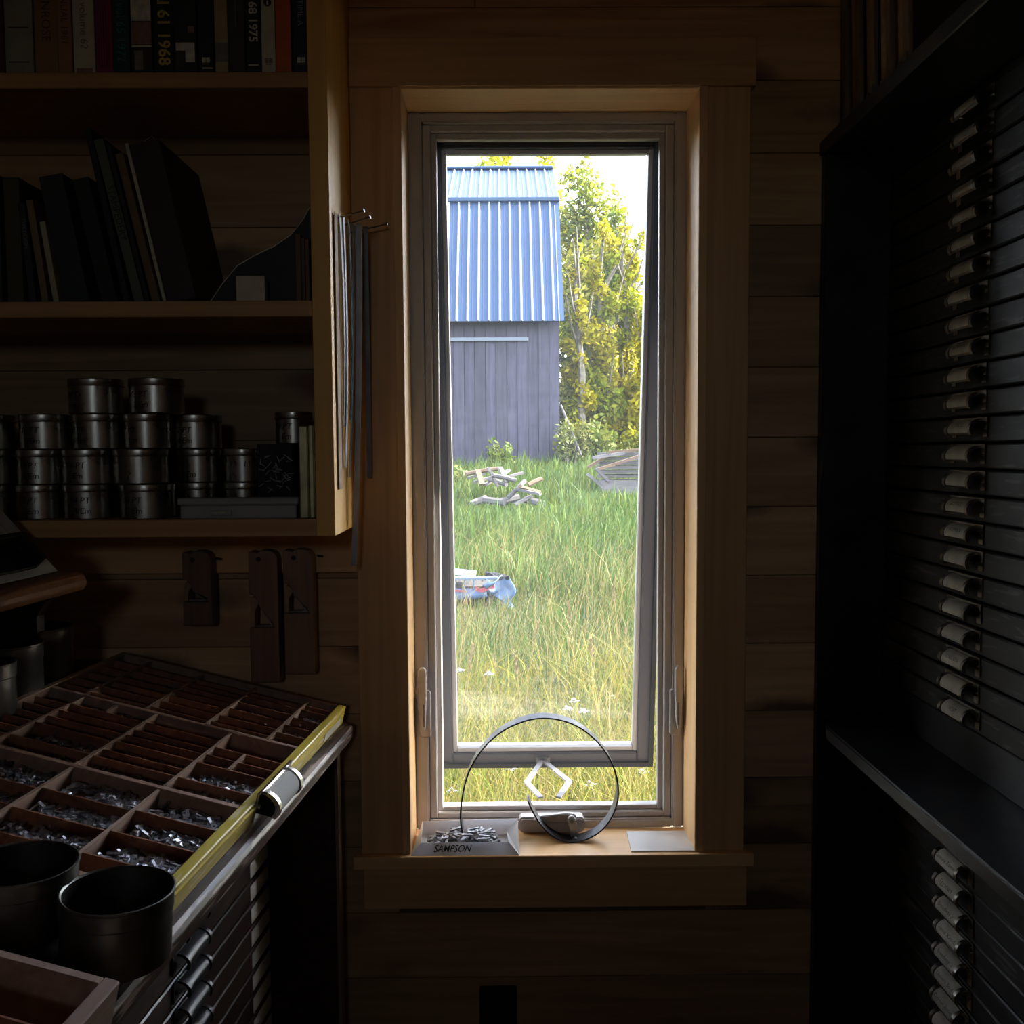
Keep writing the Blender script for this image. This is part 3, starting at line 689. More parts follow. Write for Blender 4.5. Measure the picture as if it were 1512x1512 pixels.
# collapsed stack of corrugated sheets and beams
st = at_y(912, 712, 20.0); gz = float(ground_z(20.0))
def sheet(zc, tilt, ln, wd, mat_, label, x, y=20.0, rz=0.0, nm='roof_sheet', cat='metal sheet', grp=None, wavy=True):
    g = MB(); n_ = 22; vs = []; fs = []
    for j in (0, 1):
        for i in range(n_+1):
            yy = -wd/2 + wd*i/n_; zz = .022*math.sin(i*PI) if not wavy else .022*math.cos(i*PI*.9)
            vs += [(-ln/2 + j*ln, yy, zz), (-ln/2 + j*ln, yy, zz-.012)]
    s_ = 2*(n_+1)
    for i in range(n_):
        fs += [(2*i, 2*i+2, s_+2*i+2, s_+2*i), (2*i+1, s_+2*i+1, s_+2*i+3, 2*i+3), (2*i, 2*i+1, 2*i+3, 2*i+2), (s_+2*i, s_+2*i+2, s_+2*i+3, s_+2*i+1)]
    g.add(vs, fs); o = g.build(nm, mat_, loc=(x, y, zc), rot=(tilt, 0, rz)); return tag(o, label, cat, grp)
xs_ = st.x
for k in range(6):
    zc = Z_at(920, 703-6.5*k, 20.0)
    g = MB().box(-.55, .55, -.28, .28, -.035, .035)
    tag(g.build('stacked_beam', M['scrap'], loc=(xs_+.14+.02*(k % 2), 20.1, zc), rot=(0, 0, .03*(k % 3-1))), 'grey weathered plank in the stack below the yellow trees', 'plank', 'planks in the collapsed stack')
g = MB().box(-.5, .5, -.3, .3, 0, max(.05, Z_at(920, 706, 20.0)-gz-.035)); tag(g.build('stack_base', M['scrap'], loc=(xs_+.15, 20.15, gz)), 'low timber base carrying the collapsed plank stack', 'timber base')
for k, (pa, pb, mm) in enumerate((((868, 690), (905, 668), 'scrapbrown'), ((898, 668), (945, 664), 'scrapbrown'), ((875, 676), (922, 669), 'scrap'), ((880, 694), (950, 672), 'scrapbrown'), ((867, 700), (893, 722), 'scrap'), ((880, 692), (900, 712), 'scrap'))):
    a = at_y(*pa, 19.75-.13*k); b = at_y(*pb, 19.78-.13*k); d_ = b-a; q = d_.to_track_quat('X', 'Z').to_matrix().to_4x4()
    g = MB().box(0, d_.length, -.06, .06, -.03, .03, q)
    tag(g.build('broken_board', M[mm], loc=a), ('brown broken board sloping up onto the plank stack', 'brown board lying flat across the plank stack top', 'thin grey lath across the plank stack', 'long rusty brown board along the stack front', 'grey board leaning against the stack end', 'short grey board beside the stack end')[k], 'board')
# tarp covered rack
TY = 10.0; tx1 = X_at(758, 870, TY); tg = float(ground_z(TY))
rk = empty('tarp_rack', 'low rack in the grass covered with blue tarp and red strap', 'tarp rack', (tx1, TY, tg))
zt1 = Z_at(700, 851, TY)-tg; zt2 = Z_at(700, 868, TY)-tg; zt3 = Z_at(680, 893, TY)-tg
MB().box(-1.9, -.16, -.05, .0, zt1-.035, zt1).build('top_rail', M['tarplight'], rk, bevel=.006)
MB().box(-1.9, -.06, .1, .9, zt2-.05, zt2).build('bed', M['barndark'], rk)
for x in (-.52, -.42, -.62, -1.0): MB().box(x-.008, x+.008, -.04, 0, zt2-.02, zt1-.02).build('post', M['tarplight'], rk)
for x in (-1.7, -.25):
    for y in (.05, .8): MB().box(x-.03, x+.03, y, y+.06, -.05, zt2-.02).build('leg', M['scrap'], rk)
def cloth(fn, nu, nv):
    vs = [fn(i/nu, j/nv) for j in range(nv+1) for i in range(nu+1)]
    return MB().add(vs, [(j*(nu+1)+i, j*(nu+1)+i+1, (j+1)*(nu+1)+i+1, (j+1)*(nu+1)+i) for j in range(nv) for i in range(nu)])
def solid(o, th=.006):
    md = o.modifiers.new('thick', 'SOLIDIFY'); md.thickness = th; return o
solid(cloth(lambda u, v: (-1.9+1.5*u, .0+.5*v, zt1+.01+.05*math.sin(v*3)*(1-u)+.012*math.sin(u*17)), 24, 8).build('tarp_top', M['tarplight'], rk, smooth=True))
solid(cloth(lambda u, v: (-1.9+1.62*u, -.03-.03*math.sin(v*2.6)-.012*math.sin(u*20+v*2), zt2-(zt2-zt3)*v*(1-.45*u**2)), 30, 8).build('tarp_skirt', M['tarp'], rk, smooth=True))
solid(cloth(lambda u, v: (-.30+.30*u+.03*math.sin(v*9+u*5), -.06-.05*math.sin(u*7+v*3)+.1*u, zt1-.02-(zt1-zt3+.02)*v*(.35+.75*u)-.03*math.sin(u*9)), 16, 14).build('tarp_end', M['tarp'], rk, smooth=True), .01)
solid(cloth(lambda u, v: (-.30+.26*u, .02+.1*v, zt1+.02-.05*u+.03*math.sin(u*8+v*5)), 12, 6).build('tarp_fold', M['gasket'], rk, smooth=True))
solid(cloth(lambda u, v: (-1.9+1.4*u, -.07, zt2+.075-.09*u-.022*v), 14, 2).build('red_strap', M['red'], rk))
solid(cloth(lambda u, v: (-.40+.20*u, -.09-.01*math.sin(u*6), zt2+.03-.045*v-.02*math.sin(u*5)), 8, 3).build('red_strap', M['red'], rk))

# ================================================================== BOOKSHELF
SF, SX1 = 1.521, -.2725
S1, S2, S3 = (2.167, 2.191), (1.814, 1.839), (1.464, 1.492)
sh = empty('wall_bookshelf', 'pine bookshelf unit fixed beside the window casing', 'bookshelf', (-.78, SF+.11, S3[0]))
def shp(x0, x1, y0, y1, z0, z1, nm, mt):
    o = sh.location
    return MB().box(x0-o.x, x1-o.x, y0-o.y, y1-o.y, z0-o.z, z1-o.z).build(nm, mt, sh, bevel=.0012)
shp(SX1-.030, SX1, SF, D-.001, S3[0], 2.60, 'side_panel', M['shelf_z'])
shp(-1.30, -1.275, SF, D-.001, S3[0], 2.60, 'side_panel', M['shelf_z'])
for a, b in (S1, S2, S3): shp(-1.275, SX1-.030, SF+.001, D-.001, a, b, 'shelf', M['shelf_x'])
shp(-1.275, SX1-.030, SF+.001, D-.001, 2.575, 2.60, 'shelf', M['shelf_x'])
rail_z0, rail_z1 = Z_at(400, 846, D-.02), S3[0]-.002
hr = MB().box(-1.30, -.271, D-.019, D-.0005, rail_z0, rail_z1).build('hanging_rail', M['pine_x'], bevel=.0012)
tag(hr, 'pine rail board on the wall under the bookshelf, planes hung from it', 'board')

# books ---------------------------------------------------------------
BM = {}
def bmat(c, rough=.6):
    k_ = tuple(c)
    if k_ not in BM: BM[k_] = plain('book_cover', c, rough, var=.15, scale=25)
    return BM[k_]
def book(label, x0, th, h, d, yf, z0, colr, lean=0.0, group=None, pages=True, cat='book', name='book', cover_t=.0022):
    e = empty(name, label, cat, (x0, yf, z0), group, rot=(0, -lean, 0))
    c = cover_t
    g = MB()
    g.prism([(0, 0), (th, 0), (th, d), (th-c, d), (th-c, c*1.4), (c, c*1.4), (c, d), (0, d)], 0, h, 'z')
    g.build('cover', bmat(colr), e, bevel=.0006)
    MB().box(c, th-c, c*1.4, d-.004, .003, h-.003).build('pages', M['paperold'], e)
    return e
def spine_text(e, s, size, x, zc, mt, down=True, nm='lettering', bold=0.0):
    # reads downwards: text x -> -z, text y -> +x
    text_obj(nm, s, size, (lambda a, b: (x+b, -.0006, zc-a)), mt, e, bold=bold)
def patch_(e, x0, x1, z0, z1, mt, nm='spine_print', y=-.0005):
    MB().add([(x0, y, z0), (x1, y, z0), (x1, y, z1), (x0, y, z1)], [(0, 1, 2, 3)]).build(nm, mt, e)
P_ = {k_: plain('print_'+k_, c, .6, var=.25, scale=90) for k_, c in dict(green=(.03,.22,.17), yellow=(.62,.50,.10), white=(.70,.68,.60), grey=(.22,.20,.19), skin=(.30,.17,.13), brown=(.10,.05,.03), darktone=(.05,.045,.04), silver=(.30,.30,.36)).items()}
BYF = SF+.012; bz = S1[1]
def BX(px): return X_at(px, 105, BYF)
tops = [
 (-18, 8, (.10,.012,.014), 'dark red book at the wall end of the yearbook row'),
 (8, 50, (.30,.29,.24), 'grey cloth bound book with two dark bands'),
 (51, 86, (.30,.17,.08), 'brown yearbook with tall dark lettering on spine'),
 (87, 108, (.36,.19,.09), 'lighter brown yearbook between brown and cream spines'),
 (109, 141, (.58,.55,.42), 'cream yearbook lettered volume 62'),
 (142, 167, (.26,.018,.10), 'magenta yearbook with ribbed cloth spine'),
 (168, 193, (.012,.05,.055), 'dark teal yearbook with green numbers 65 1972'),
 (194, 226, (.03,.028,.026), 'yearbook with pale printed pictures along its spine'),
 (227, 257, (.012,.012,.014), 'black yearbook with yellow lettering 61 1968'),
 (258, 292, (.02,.022,.028), 'black book with a white picture block on spine'),
 (293, 316, (.010,.012,.022), 'slim black book with small white emblem'),
 (317, 337, (.46,.36,.21), 'beige book with brown band low on spine'),
 (338, 363, (.045,.045,.05), 'charcoal book between beige and black yearbooks'),
 (364, 385, (.010,.016,.022), 'black yearbook with white lettering vol 68 1975'),
 (386, 407, (.60,.59,.46), 'cream book with black disc and emblem'),
 (408, 431, (.62,.13,.02), 'bright orange book near the shelf end'),
 (433, 457, (.012,.016,.05), 'navy book with white emblem beside shelf panel')]
for i, (a, b, c, lb) in enumerate(tops):
    x0, x1 = BX(a), BX(b); th = x1-x0-.0008
    e = book(lb, x0, th, .268+.012*((i*7) % 4)/3, .18, BYF+.002*(i % 3), bz, c)
    cx = th/2; zz = lambda py: Z_at(a, py, BYF)-bz
    if i == 1:
        for py in (40, 91): patch_(e, .006, th-.006, zz(py+1), zz(py-1), P_['darktone'])
    if i == 2: spine_text(e, 'PENROSE', .020, cx, zz(20), P_['brown'])
    if i == 3: spine_text(e, 'ANNUAL 1961', .015, cx, zz(20), P_['brown'])
    if i == 4:
        spine_text(e, '69 volume 62', .017, cx, zz(27), P_['grey']); patch_(e, .004, th-.004, 0.002, zz(100), P_['skin'])
    if i == 5:
        for q in range(5): MB().box(.003+q*(th-.006)/5, .0045+q*(th-.006)/5, -.0012, 0, .012, .26).build('spine_rib', bmat((.20,.012,.075)), e)
    if i == 6: spine_text(e, 'vol 65 1972', .019, cx, zz(48), P_['green'])
    if i == 7:
        patch_(e, .001, th-.001, zz(30), .26, P_['white']); patch_(e, .001, th-.001, zz(65), zz(31), P_['skin'])
        patch_(e, .001, th-.001, zz(69), zz(66), P_['white']); patch_(e, .005, th*.55, zz(103), zz(74), P_['grey'])
    if i == 8: spine_text(e, 'annual 61 1968', .026, cx, zz(18), P_['yellow'], bold=.0006)
    if i == 9:
        patch_(e, .003, th-.003, zz(92), zz(63), P_['white']); patch_(e, .003, th*.5, zz(98), zz(75), P_['darktone'], y=-.0008); patch_(e, .022, th-.003, zz(48), zz(39), P_['skin'])
    if i in (10, 14, 16):
        mt = P_['white'] if i != 14 else P_['grey']
        for q in (-1, 1):
            patch_(e, cx+q*.0032-.0028, cx+q*.0032+.0028, zz(92), zz(84), mt, 'emblem')
        patch_(e, cx-.005, cx+.005, zz(94.5), zz(93.5), mt, 'emblem')
    if i == 10: patch_(e, .006, th-.001, zz(101), zz(99), P_['white'])
    if i == 11: patch_(e, .0005, th-.0005, zz(90), zz(61), P_['grey'])
    if i == 12: patch_(e, cx-.001, cx, zz(40), .2, P_['grey'])
    if i == 13:
        spine_text(e, 'vol 68 1975', .019, cx, zz(18), P_['white'], bold=.0004); patch_(e, .003, th-.002, zz(96.5), zz(94.5), P_['white'])
    if i == 14:
        text_obj('disc', 'O', .001, lambda u, v: (cx+u, -.0004, zz(3)+v), M['ink'], e)
        MB().add([(cx+.0062*math.cos(q*PI/8), -.0006, zz(2)+.0065*math.sin(q*PI/8)) for q in range(16)], [tuple(range(16))]).build('disc', M['ink'], e)
        patch_(e, cx-.0012, cx+.0012, zz(6), zz(-1), P_['white'], y=-.0009)
    if i == 15: patch_(e, .005, th-.004, zz(100), zz(99), P_['skin'])
    if i == 16: spine_text(e, 'TIME A', .013, cx, zz(18), P_['silver'])

# second shelf: leaning books. bottom-left px, top-left px, thickness m, depth
B2 = SF+.03; z2 = S2[1]
def L2(label, xb, xt, yt, th, d, c, txt=None, name='book', cat='book'):
    p0 = at_y(xb, 442, B2); p1 = at_y(xt, yt, B2)
    ln = math.atan2(p0.x-p1.x, p1.z-z2); h = (p1.z-z2)/max(.3, math.cos(ln))
    return book(label, p0.x, th, h, d, B2, z2+.0003, c, ln, name=name, cat=cat), h
L2('dark green book standing first on the leaning row', -14, -20, 258, .019, .18, (.03,.045,.018))
L2('olive brown upright book beside the leaning row', 12, 4, 262, .025, .18, (.055,.05,.022))
e, h = L2('dark blue leaning book with small pale title', 44, 26, 300, .011, .17, (.022,.022,.03))
spine_text(e, 'TYPE DESIGN', .008, .0055, h*.7, P_['grey'])
L2('tan leaning book next to the dark blue one', 62, 38, 296, .011, .17, (.20,.14,.07))
L2('thin cream leaning pamphlet among dark books', 79, 58, 328, .009, .15, (.42,.38,.26))
L2('wide dark teal leaning book with plain cover', 97, 57, 262, .038, .18, (.012,.022,.026))
L2('plain black leaning book beside the teal one', 150, 107, 266, .026, .18, (.008,.008,.010))
L2('tall black board leaning behind lettered book', 183, 124, 190, .010, .20, (.010,.010,.014), name='portfolio_board', cat='board')
e, h = L2('grey green leaning book with lettered spine', 199, 138, 207, .0155, .18, (.10,.11,.085))
spine_text(e, 'STAMPEDERY', .015, .008, h*.55, M['ink'])
L2('thin dark leaning book behind brown folder', 215, 157, 216, .007, .17, (.02,.012,.012))
L2('brown leaning folder next to cream board', 225, 170, 228, .013, .17, (.17,.10,.05))
L2('thin cream board leaning on maroon binder', 241, 184, 212, .0055, .18, (.52,.48,.38), name='cream_board', cat='board')
e, h = L2('large dark maroon binder with metal clip', 248, 192, 214, .046, .20, (.030,.012,.014), name='ring_binder', cat='binder')
g = MB(); g.tube([(.018, .03, h-.01), (.018, .03, h+.012), (.030, .03, h+.018), (.036, .03, h+.006)], .0022, 6); g.build('metal_clip', M['steel'], e, smooth=True)
MB().box(.030, .043, .02, .03, h-.004, h+.006).build('metal_clip', M['steel'], e)
# magazine file with a swept top edge
mx0 = X_at(303, 441, B2+.004); q = [(303, 441), (322, 418), (345, 390), (372, 374), (400, 361), (425, 344), (443, 322), (455, 300), (458, 294), (458, 441)]
poly = [(X_at(a, b, B2)-mx0, Z_at(a, b, B2)-z2) for a, b in q]; poly[0] = (0, .0); poly[-1] = (poly[-1][0], 0)
e = empty('magazine_file', 'dark blue magazine file with swept curved top edge', 'magazine file', (mx0, B2+.02, z2+.0003))
MB().prism(poly, 0, .003, 'y').build('side_wall', bmat((.010,.013,.020)), e)
MB().prism(poly, .085, .088, 'y').build('side_wall', bmat((.010,.013,.020)), e)
g = MB()
for (a, b) in zip(poly[:-2], poly[1:-1]):
    g.add([(a[0], -.0004, a[1]), (b[0], -.0004, b[1]), (b[0], .0034, b[1]), (a[0], .0034, a[1]), (a[0], -.0004, a[1]+.0016), (b[0], -.0004, b[1]+.0016), (b[0], .0034, b[1]+.0016), (a[0], .0034, a[1]+.0016)],
          [(0,3,2,1),(4,5,6,7),(0,1,5,4),(1,2,6,5),(2,3,7,6),(3,0,4,7)])
g.build('edge_binding', P_['white'], e)
MB().box(.001, poly[-1][0]-.001, .003, .085, 0, .003).build('bottom', bmat((.010,.013,.020)), e)
MB().box(poly[-1][0]-.003, poly[-1][0], .003, .085, 0.003, poly[-2][1]-.004).build('back_wall', bmat((.010,.013,.020)), e)
bx = X_at(351, 425, B2-.01)
o = MB().box(0, X_at(393, 425, B2-.01)-bx, 0, .02, 0, Z_at(370, 409, B2-.01)-z2).build('wood_block', M['paperold'], bevel=.001, loc=(bx, B2-.02, z2))
tag(o, 'small cream block in front of the magazine file', 'block')
for k, (a, b, yt, c) in enumerate(((438, 446, 346, (.14,.075,.05)), (446.3, 452, 352, (.10,.06,.05)), (452.3, 458, 354, (.16,.09,.05)))):
    x0 = X_at(a, 441, SF+.008); x1 = X_at(b, 441, SF+.008)
    book(('thin reddish brown booklet in front of magazine file', 'darker thin booklet between two brown ones', 'thin brown booklet touching the shelf panel')[k], x0, x1-x0-.0003, Z_at(a, yt, SF+.008)-z2, .020, SF+.006, z2+.0003, c, cover_t=.001)

# ------------------------------------------------------------------ tins
_can = {}
def can_mesh(r, h):
    key = (round(r, 4), round(h, 4))
    if key not in _can:
        body = MB().lathe([(0, 0), (r-.002, 0), (r, .0015), (r, h-.001), (0, h-.001)], 40).mesh('body', smooth=True)
        R = r+.0012; l0 = h-.012
        lid = MB().lathe([(r+.0002, l0), (R, l0), (R+.0006, l0+.001), (R, l0+.002), (R, h-.0008), (R-.001, h+.0002), (R-.004, h+.0002), (R-.005, h-.0008), (0, h-.0008)], 40).mesh('lid', smooth=True)
        for q in (body, lid): q.materials.append(M['tin'])
        _can[key] = (body, lid)
    return _can[key]
def tin(label, x, y, z0, r, h, lines=(), ang=-PI/2, group=None, size=.014):
    e = empty('metal_tin', label, 'tin', (x, y, z0), group)
    b, l = can_mesh(r, h)
    put('body', b, None, e); put('lid', l, None, e)
    for k_, s in enumerate(lines):
        zc = h*.54-k_*.017
        text_obj('marker_writing', s, size, (lambda a, t: ((r+.0004)*math.cos(ang+(a+.004*k_)/r), (r+.0004)*math.sin(ang+(a+.004*k_)/r), zc+t)), M['ink'], e, shear=.15)
    return e
def open_tin(label, x, y, z0, r, h, rot=None, fill=True):
    e = empty('open_tin', label, 'tin', (x, y, z0), None, rot)
    w_ = .0012
    MB().lathe([(0, 0), (r*.97, 0), (r, .004), (r, h*.72), (r+.0012, h*.74), (r+.0012, h-.002), (r+.0022, h-.001), (r+.0022, h+.001), (r+.0005, h+.0015), (r-w_, h), (r-w_, .003), (0, .003)], 48).build('body', M['darktin'], e, smooth=True)
    if fill:
        r_ = random.Random(int(abs(x*1e4))); g = MB()
        for k_ in range(50):
            a = r_.random()*6.28; q = math.sqrt(r_.random())*r*.8
            mm = Matrix.Translation((q*math.cos(a), q*math.sin(a), .008+r_.random()*.012)) @ Matrix.Rotation(r_.random()*6.28, 4, 'Z') @ Matrix.Rotation(r_.uniform(-.5, .5), 4, 'X')
            g.box(-.002, .002, -.009, .009, -.002, .002, mm)
        tag(g.build('metal_scraps', M['darksteel'], e), kind='stuff')
    return e
M['darktin'] = plain('dull_dark_tin', (.16, .155, .14), .36, .9, var=.25, scale=40)
TYc = SF+.058; zs3 = S3[1]; TH = .0565
def tpx(l, r_, lab, lev, lines=(), ang=-PI/2, rr=None, dy=0.0):
    Y = TYc+dy; yy = (742, 690, 637, 585)[lev]
    xa, xb = X_at(l, yy, Y), X_at(r_, yy, Y)
    return tin(lab, (xa+xb)/2, Y, zs3+lev*(TH+.0006), rr or (xb-xa)/2, TH, lines, ang)
A_ = -PI/2-.35
tpx(-58, 20, 'plain tin at the wall end, bottom of its stack', 0)
tpx(-58, 21, 'plain tin at the wall end, second in its stack', 1)
tpx(-58, 20, 'plain tin topping the stack behind the paper rack', 2)
tpx(28, 92, 'tin marked 15 PT 5/Em at the bottom beside copy stand', 0, ('15 PT', '5/Em'), A_+.2)
tpx(28, 94, 'tin marked 16 PT 4/Em in the middle of its stack', 1, ('16 PT', '4/Em'), A_+.2)
tpx(32, 104, 'tin marked 16 PT 3/Em topping three tins', 2, ('16 PT', '3/Em'), A_+.1)
tpx(97, 168, 'tin marked 14 PT 3/Em at the bottom of four tins', 0, ('14 PT', '3/Em'), A_+.35)
tpx(95, 168, 'tin marked 14 PT Em second in the stack of four', 1, ('14 PT', 'Em'), A_+.2)
tpx(110, 181, 'tin marked 18 PT Em third in the stack of four', 2, ('18 PT', '4/Em'), A_-.25)
tpx(104, 180, 'tin marked 18 PT Em at the top of the stack of four', 3, ('18 PT', 'Em'), A_-.35)
tpx(179, 257, 'tin marked 18 PT 2 Em at the bottom near plastic case', 0, ('18 PT', '2 Em'), A_+.1)
tpx(170, 248, 'tin with blank side, second beside the 14 PT Em tin', 1)
tpx(185, 251, 'tin marked 10 Em directly below the 13 PT tin', 2, ('10', 'Em'), A_-.1)
tpx(193, 270, 'tin marked 13 PT 3/Em at the very top of the pile', 3, ('13 PT', '3/Em'), A_-.05)
tpx(262, 326, 'tin half hidden behind the flat plastic case', 0, (), rr=.036, dy=.075)
tpx(262, 326, 'tin marked 11 3/Em below the 12 PT tin', 1, ('11', '3/Em'), A_, rr=.036, dy=.066)
tpx(254, 326, 'tin marked 12 PT 4/Em in the third layer', 2, ('12 PT', '4/Em'), A_+.05, dy=.055)
tpx(333, 388, 'lower tin of the pair left of the dark jar', 0, (), rr=.033, dy=.075)
tpx(333, 388, 'tin marked 11 left of the dark jar', 1, ('11',), A_+.75, rr=.033, dy=.066)
# dark jar with glinting scraps, tin on top
jx = X_at(414, 690, TYc+.075); jy = TYc+.075; jr = .033
jz1 = Z_at(414, 656, jy)
e = empty('dark_jar', 'dark square jar of small metal scraps under a tin', 'jar', (jx, jy, zs3))
MB().prism(rrect(-jr, jr, -jr, jr, .008), 0, jz1-zs3, 'z').build('glass_body', M['jar'], e, smooth=True)
g = MB(); r_ = random.Random(3)
for k in range(40):
    mm = Matrix.Translation((r_.uniform(-jr*.8, jr*.8), -jr-.0006, r_.uniform(.04, jz1-zs3-.02))) @ Matrix.Rotation(r_.random()*6.28, 4, 'Y')
    g.box(-.005, .005, -.0004, .0004, -.0006, .0006, mm)
tag(g.build('metal_scraps', M['darksteel'], e), kind='stuff')
tin('single tin standing on top of the dark jar', X_at(434, 632, jy), jy, jz1+.0005, .031, TH-.002, ('9 PT', 'Em'), A_)
# flat plastic parts case
cx0, cx1 = X_at(262, 752, SF+.012), X_at(441, 752, SF+.012); ch = Z_at(350, 735, SF+.012)-zs3
e = empty('plastic_case', 'flat translucent plastic parts case on the shelf front', 'plastic case', ((cx0+cx1)/2, SF+.03, zs3))
hw = (cx1-cx0)/2
MB().box(-hw+.004, hw-.004, -.018, .016, 0, ch-.012).build('base', M['plastic'], e, bevel=.002)
MB().box(-hw, hw, -.020, .017, ch-.0115, ch).build('lid', M['plastic'], e, bevel=.002)
MB().box(-hw*.45, -hw*.1, -.0215, -.018, .006, .014).build('catch', M['plastic'], e, bevel=.001)
MB().box(-hw*.38, -hw*.2, -.0225, -.0213, .010, .012).build('brass_strip', M['olddin'], e)
# upright two-part tin box
ux0, ux1 = X_at(444, 700, SF+.02), X_at(468, 700, SF+.02); uh = Z_at(456, 626, SF+.01)-zs3
e = empty('upright_tin_box', 'aged tin box standing on edge against the shelf panel', 'tin box', (ux0, SF+.008, zs3))
uw = min(ux1, SX1-.031)-ux0
MB().box(0, uw*.56, 0, .05, 0, uh-.003).build('half_shell', M['olddin'], e, bevel=.002)
MB().box(uw*.6, uw*.92, 0, .05, 0, uh-.001).build('half_shell', M['olddin'], e, bevel=.002)
MB().box(uw*.93, uw, .001, .05, 0, uh).build('lid_edge', M['tin'], e, bevel=.001)
MB().box(uw*.1, uw*.9, .003, .048, .003, uh-.006).build('core', M['gasket'], e)

# ------------------------------------------------------------------ strips on nails on the shelf panel
def on_panel(px, py):          # where the ray meets the panel's outer face
    d = ray(px, py); t = SX1/d.x; return Vector((0, 0, EYE)) + d*t
NG = 'nails in the bookshelf side panel'
nails = []
for k, (px, py, ln) in enumerate(((498, 323, .050), (507, 334, .052), (516, 345, .075))):
    p = on_panel(px, py); q = Vector((SX1+ln*.9, p.y-.012, p.z+.010+.002*k))
    g = MB(); g.tube([(-.008, 0, -.001), tuple(q-p)], .0013, 8); dd = (q-p).normalized(); g.tube([tuple(q-p), tuple(q-p+dd*.0015)], .0032, 10)
    tag(g.build('nail', M['darksteel'], loc=p, smooth=True), ('upper nail in shelf panel holding metal strips', 'middle nail in shelf panel holding metal strips', 'lowest and longest nail in shelf panel')[k], 'nail', NG); nails.append(p)
strips = [  # top px, bottom px, width (m), outward offset top/bottom
 ((493, 316), (501, 722), .030, .004, .003, 'tan'), ((497, 318), (505, 630), .022, .008, .006, None), ((500, 319), (507, 690), .016, .012, .006, None),
 ((505, 326), (512, 620), .020, .017, .010, None), ((509, 332), (513, 705), .014, .023, .005, 'dark'), ((511, 333), (516, 622), .008, .030, .020, None),
 ((515, 345), (521, 530), .012, .034, .020, 'dark'), ((506, 330), (515, 835), .009, .044, .014, None), ((512, 334), (533, 704), .009, .052, .040, None)]
M['tanstrip'] = plain('card_strip', (.40, .27, .17), .7)
for k, (a, b, wd, o0, o1, tone) in enumerate(strips):
    p0, p1 = on_panel(*a), on_panel(*b)
    p0.x += o0*.62; p1.x += o1*.62
    if k == 8: p1 = Vector((SX1+.028, 1.722, p1.z))
    n_ = 10; g = MB()
    vs = []; th = .0012
    for i in range(n_+1):
        t_ = i/n_; c = p0.lerp(p1, t_) - p0; c.x += .004*math.sin(PI*t_)*(0 if k in (0, 8) else 1)
        prof_ = ((-wd/2, 0), (wd/2, 0), (wd/2, th), (-wd/2, th)) if k not in (5, 7, 8) else ((0, -wd/2), (th, -wd/2), (th, wd/2), (0, wd/2))
        for dy, dx in prof_: vs.append((c.x+dx, c.y+dy, c.z))
    fs = [(0, 1, 2, 3), (n_*4+3, n_*4+2, n_*4+1, n_*4)]
    for i in range(n_):
        for s in range(4): fs.append((i*4+s, (i+1)*4+s, (i+1)*4+(s+1) % 4, i*4+(s+1) % 4))
    g.add(vs, fs)
    lab = ['wide tan strip hanging flat against the shelf panel', 'thick metal strip hung just over the tan strip', 'narrow metal strip ending above the tan strip end', 'metal strip with tapered end in the hanging bundle',
           'dark metal strip with pitted edges in the bundle', 'bright metal strip hanging from the middle nail', 'short dark strip hanging from the lowest nail', 'longest metal strip reaching below the bookshelf', 'metal strip swinging away from the shelf panel'][k]
    tag(g.build('metal_strip', {'tan': M['tanstrip'], 'dark': M['darksteel']}.get(tone, M['strip']), loc=p0), lab, 'metal strip', 'strips hung on nails')

# ------------------------------------------------------------------ moulding planes on the rail
def moulding_plane(label, px0, px1, py0, py1, notch, ytop, th=.032):
    Y = D-.022-th; x0, x1 = X_at(px0, py0, Y), X_at(px1, py0, Y); z1, z0 = Z_at(px0, py0, Y), Z_at(px0, py1, Y)
    W, H = x1-x0, z1-z0; fz = lambda t_: H*(1-t_)
    e = empty('moulding_plane', label, 'hand plane', (x0, Y, z0))
    n0, n1 = notch; R_ = W*.32
    poly = [(.0, 0), (W, 0), (W, H-R_)] + [(W-R_+R_*math.cos(a), H-R_+R_*math.sin(a)) for a in (PI/6, PI/3, PI/2)] + [(W*.42, H), (W*.34, H-.004), (W*.22, H-.003), (.004, H-.001), (0, H-.004),
            (0, fz(n0)), (W*.16, fz(n0)-.002), (W*.30, fz(n0)-.012), (W*.34, fz(n0)-.022), (W*.80, fz(n1)+.008), (W*.86, fz(n1)), (0, fz(n1))]
    MB().prism(poly, 0, th, 'y').build('body', M['planewood'], e, bevel=.0012)
    zb_ = fz(n1); zt_ = fz(n0)-.006
    wedge = [(W*.02, zb_), (W*.14, zb_), (W*.16, zb_+(zt_-zb_)*.55), (W*.30, zb_+(zt_-zb_)*.78), (W*.30, zt_-.006), (W*.22, zt_), (W*.06, zt_), (W*.01, zt_-.006)]
    MB().prism(wedge, .006, th-.002, 'y').build('wedge', M['planewood2'], e, bevel=.001)
    MB().prism([(W*.70, zb_+.001), (W*.78, zb_+.001), (W*.37, zt_-.018), (W*.31, zt_-.018)], .010, th-.006, 'y').build('iron', M['darksteel'], e)
    MB().box(W*.0, W*.8, .012, th-.004, zb_-.0005, zb_+.003).build('mouth_plate', M['darksteel'], e)
    MB().lathe([(0, 0), (.0045, 0), (.0045, .0006), (0, .0006)], 14).build('hang_hole', M['gasket'], e, loc=(W*.36, 0.0, H-.016), rot=(PI/2, 0, 0))
    return e
M['planewood2'] = wood('boxwood_wedge', 'z', (.26,.16,.085), (.40,.26,.14), rough=.4)
moulding_plane('short dark moulding plane hanging alone on the rail', 268, 311, 814, 924, (.38, .68), 0)
moulding_plane('moulding plane with reddish wedge hanging on the rail', 366, 409, 813, 1008, (.33, .585), 0)
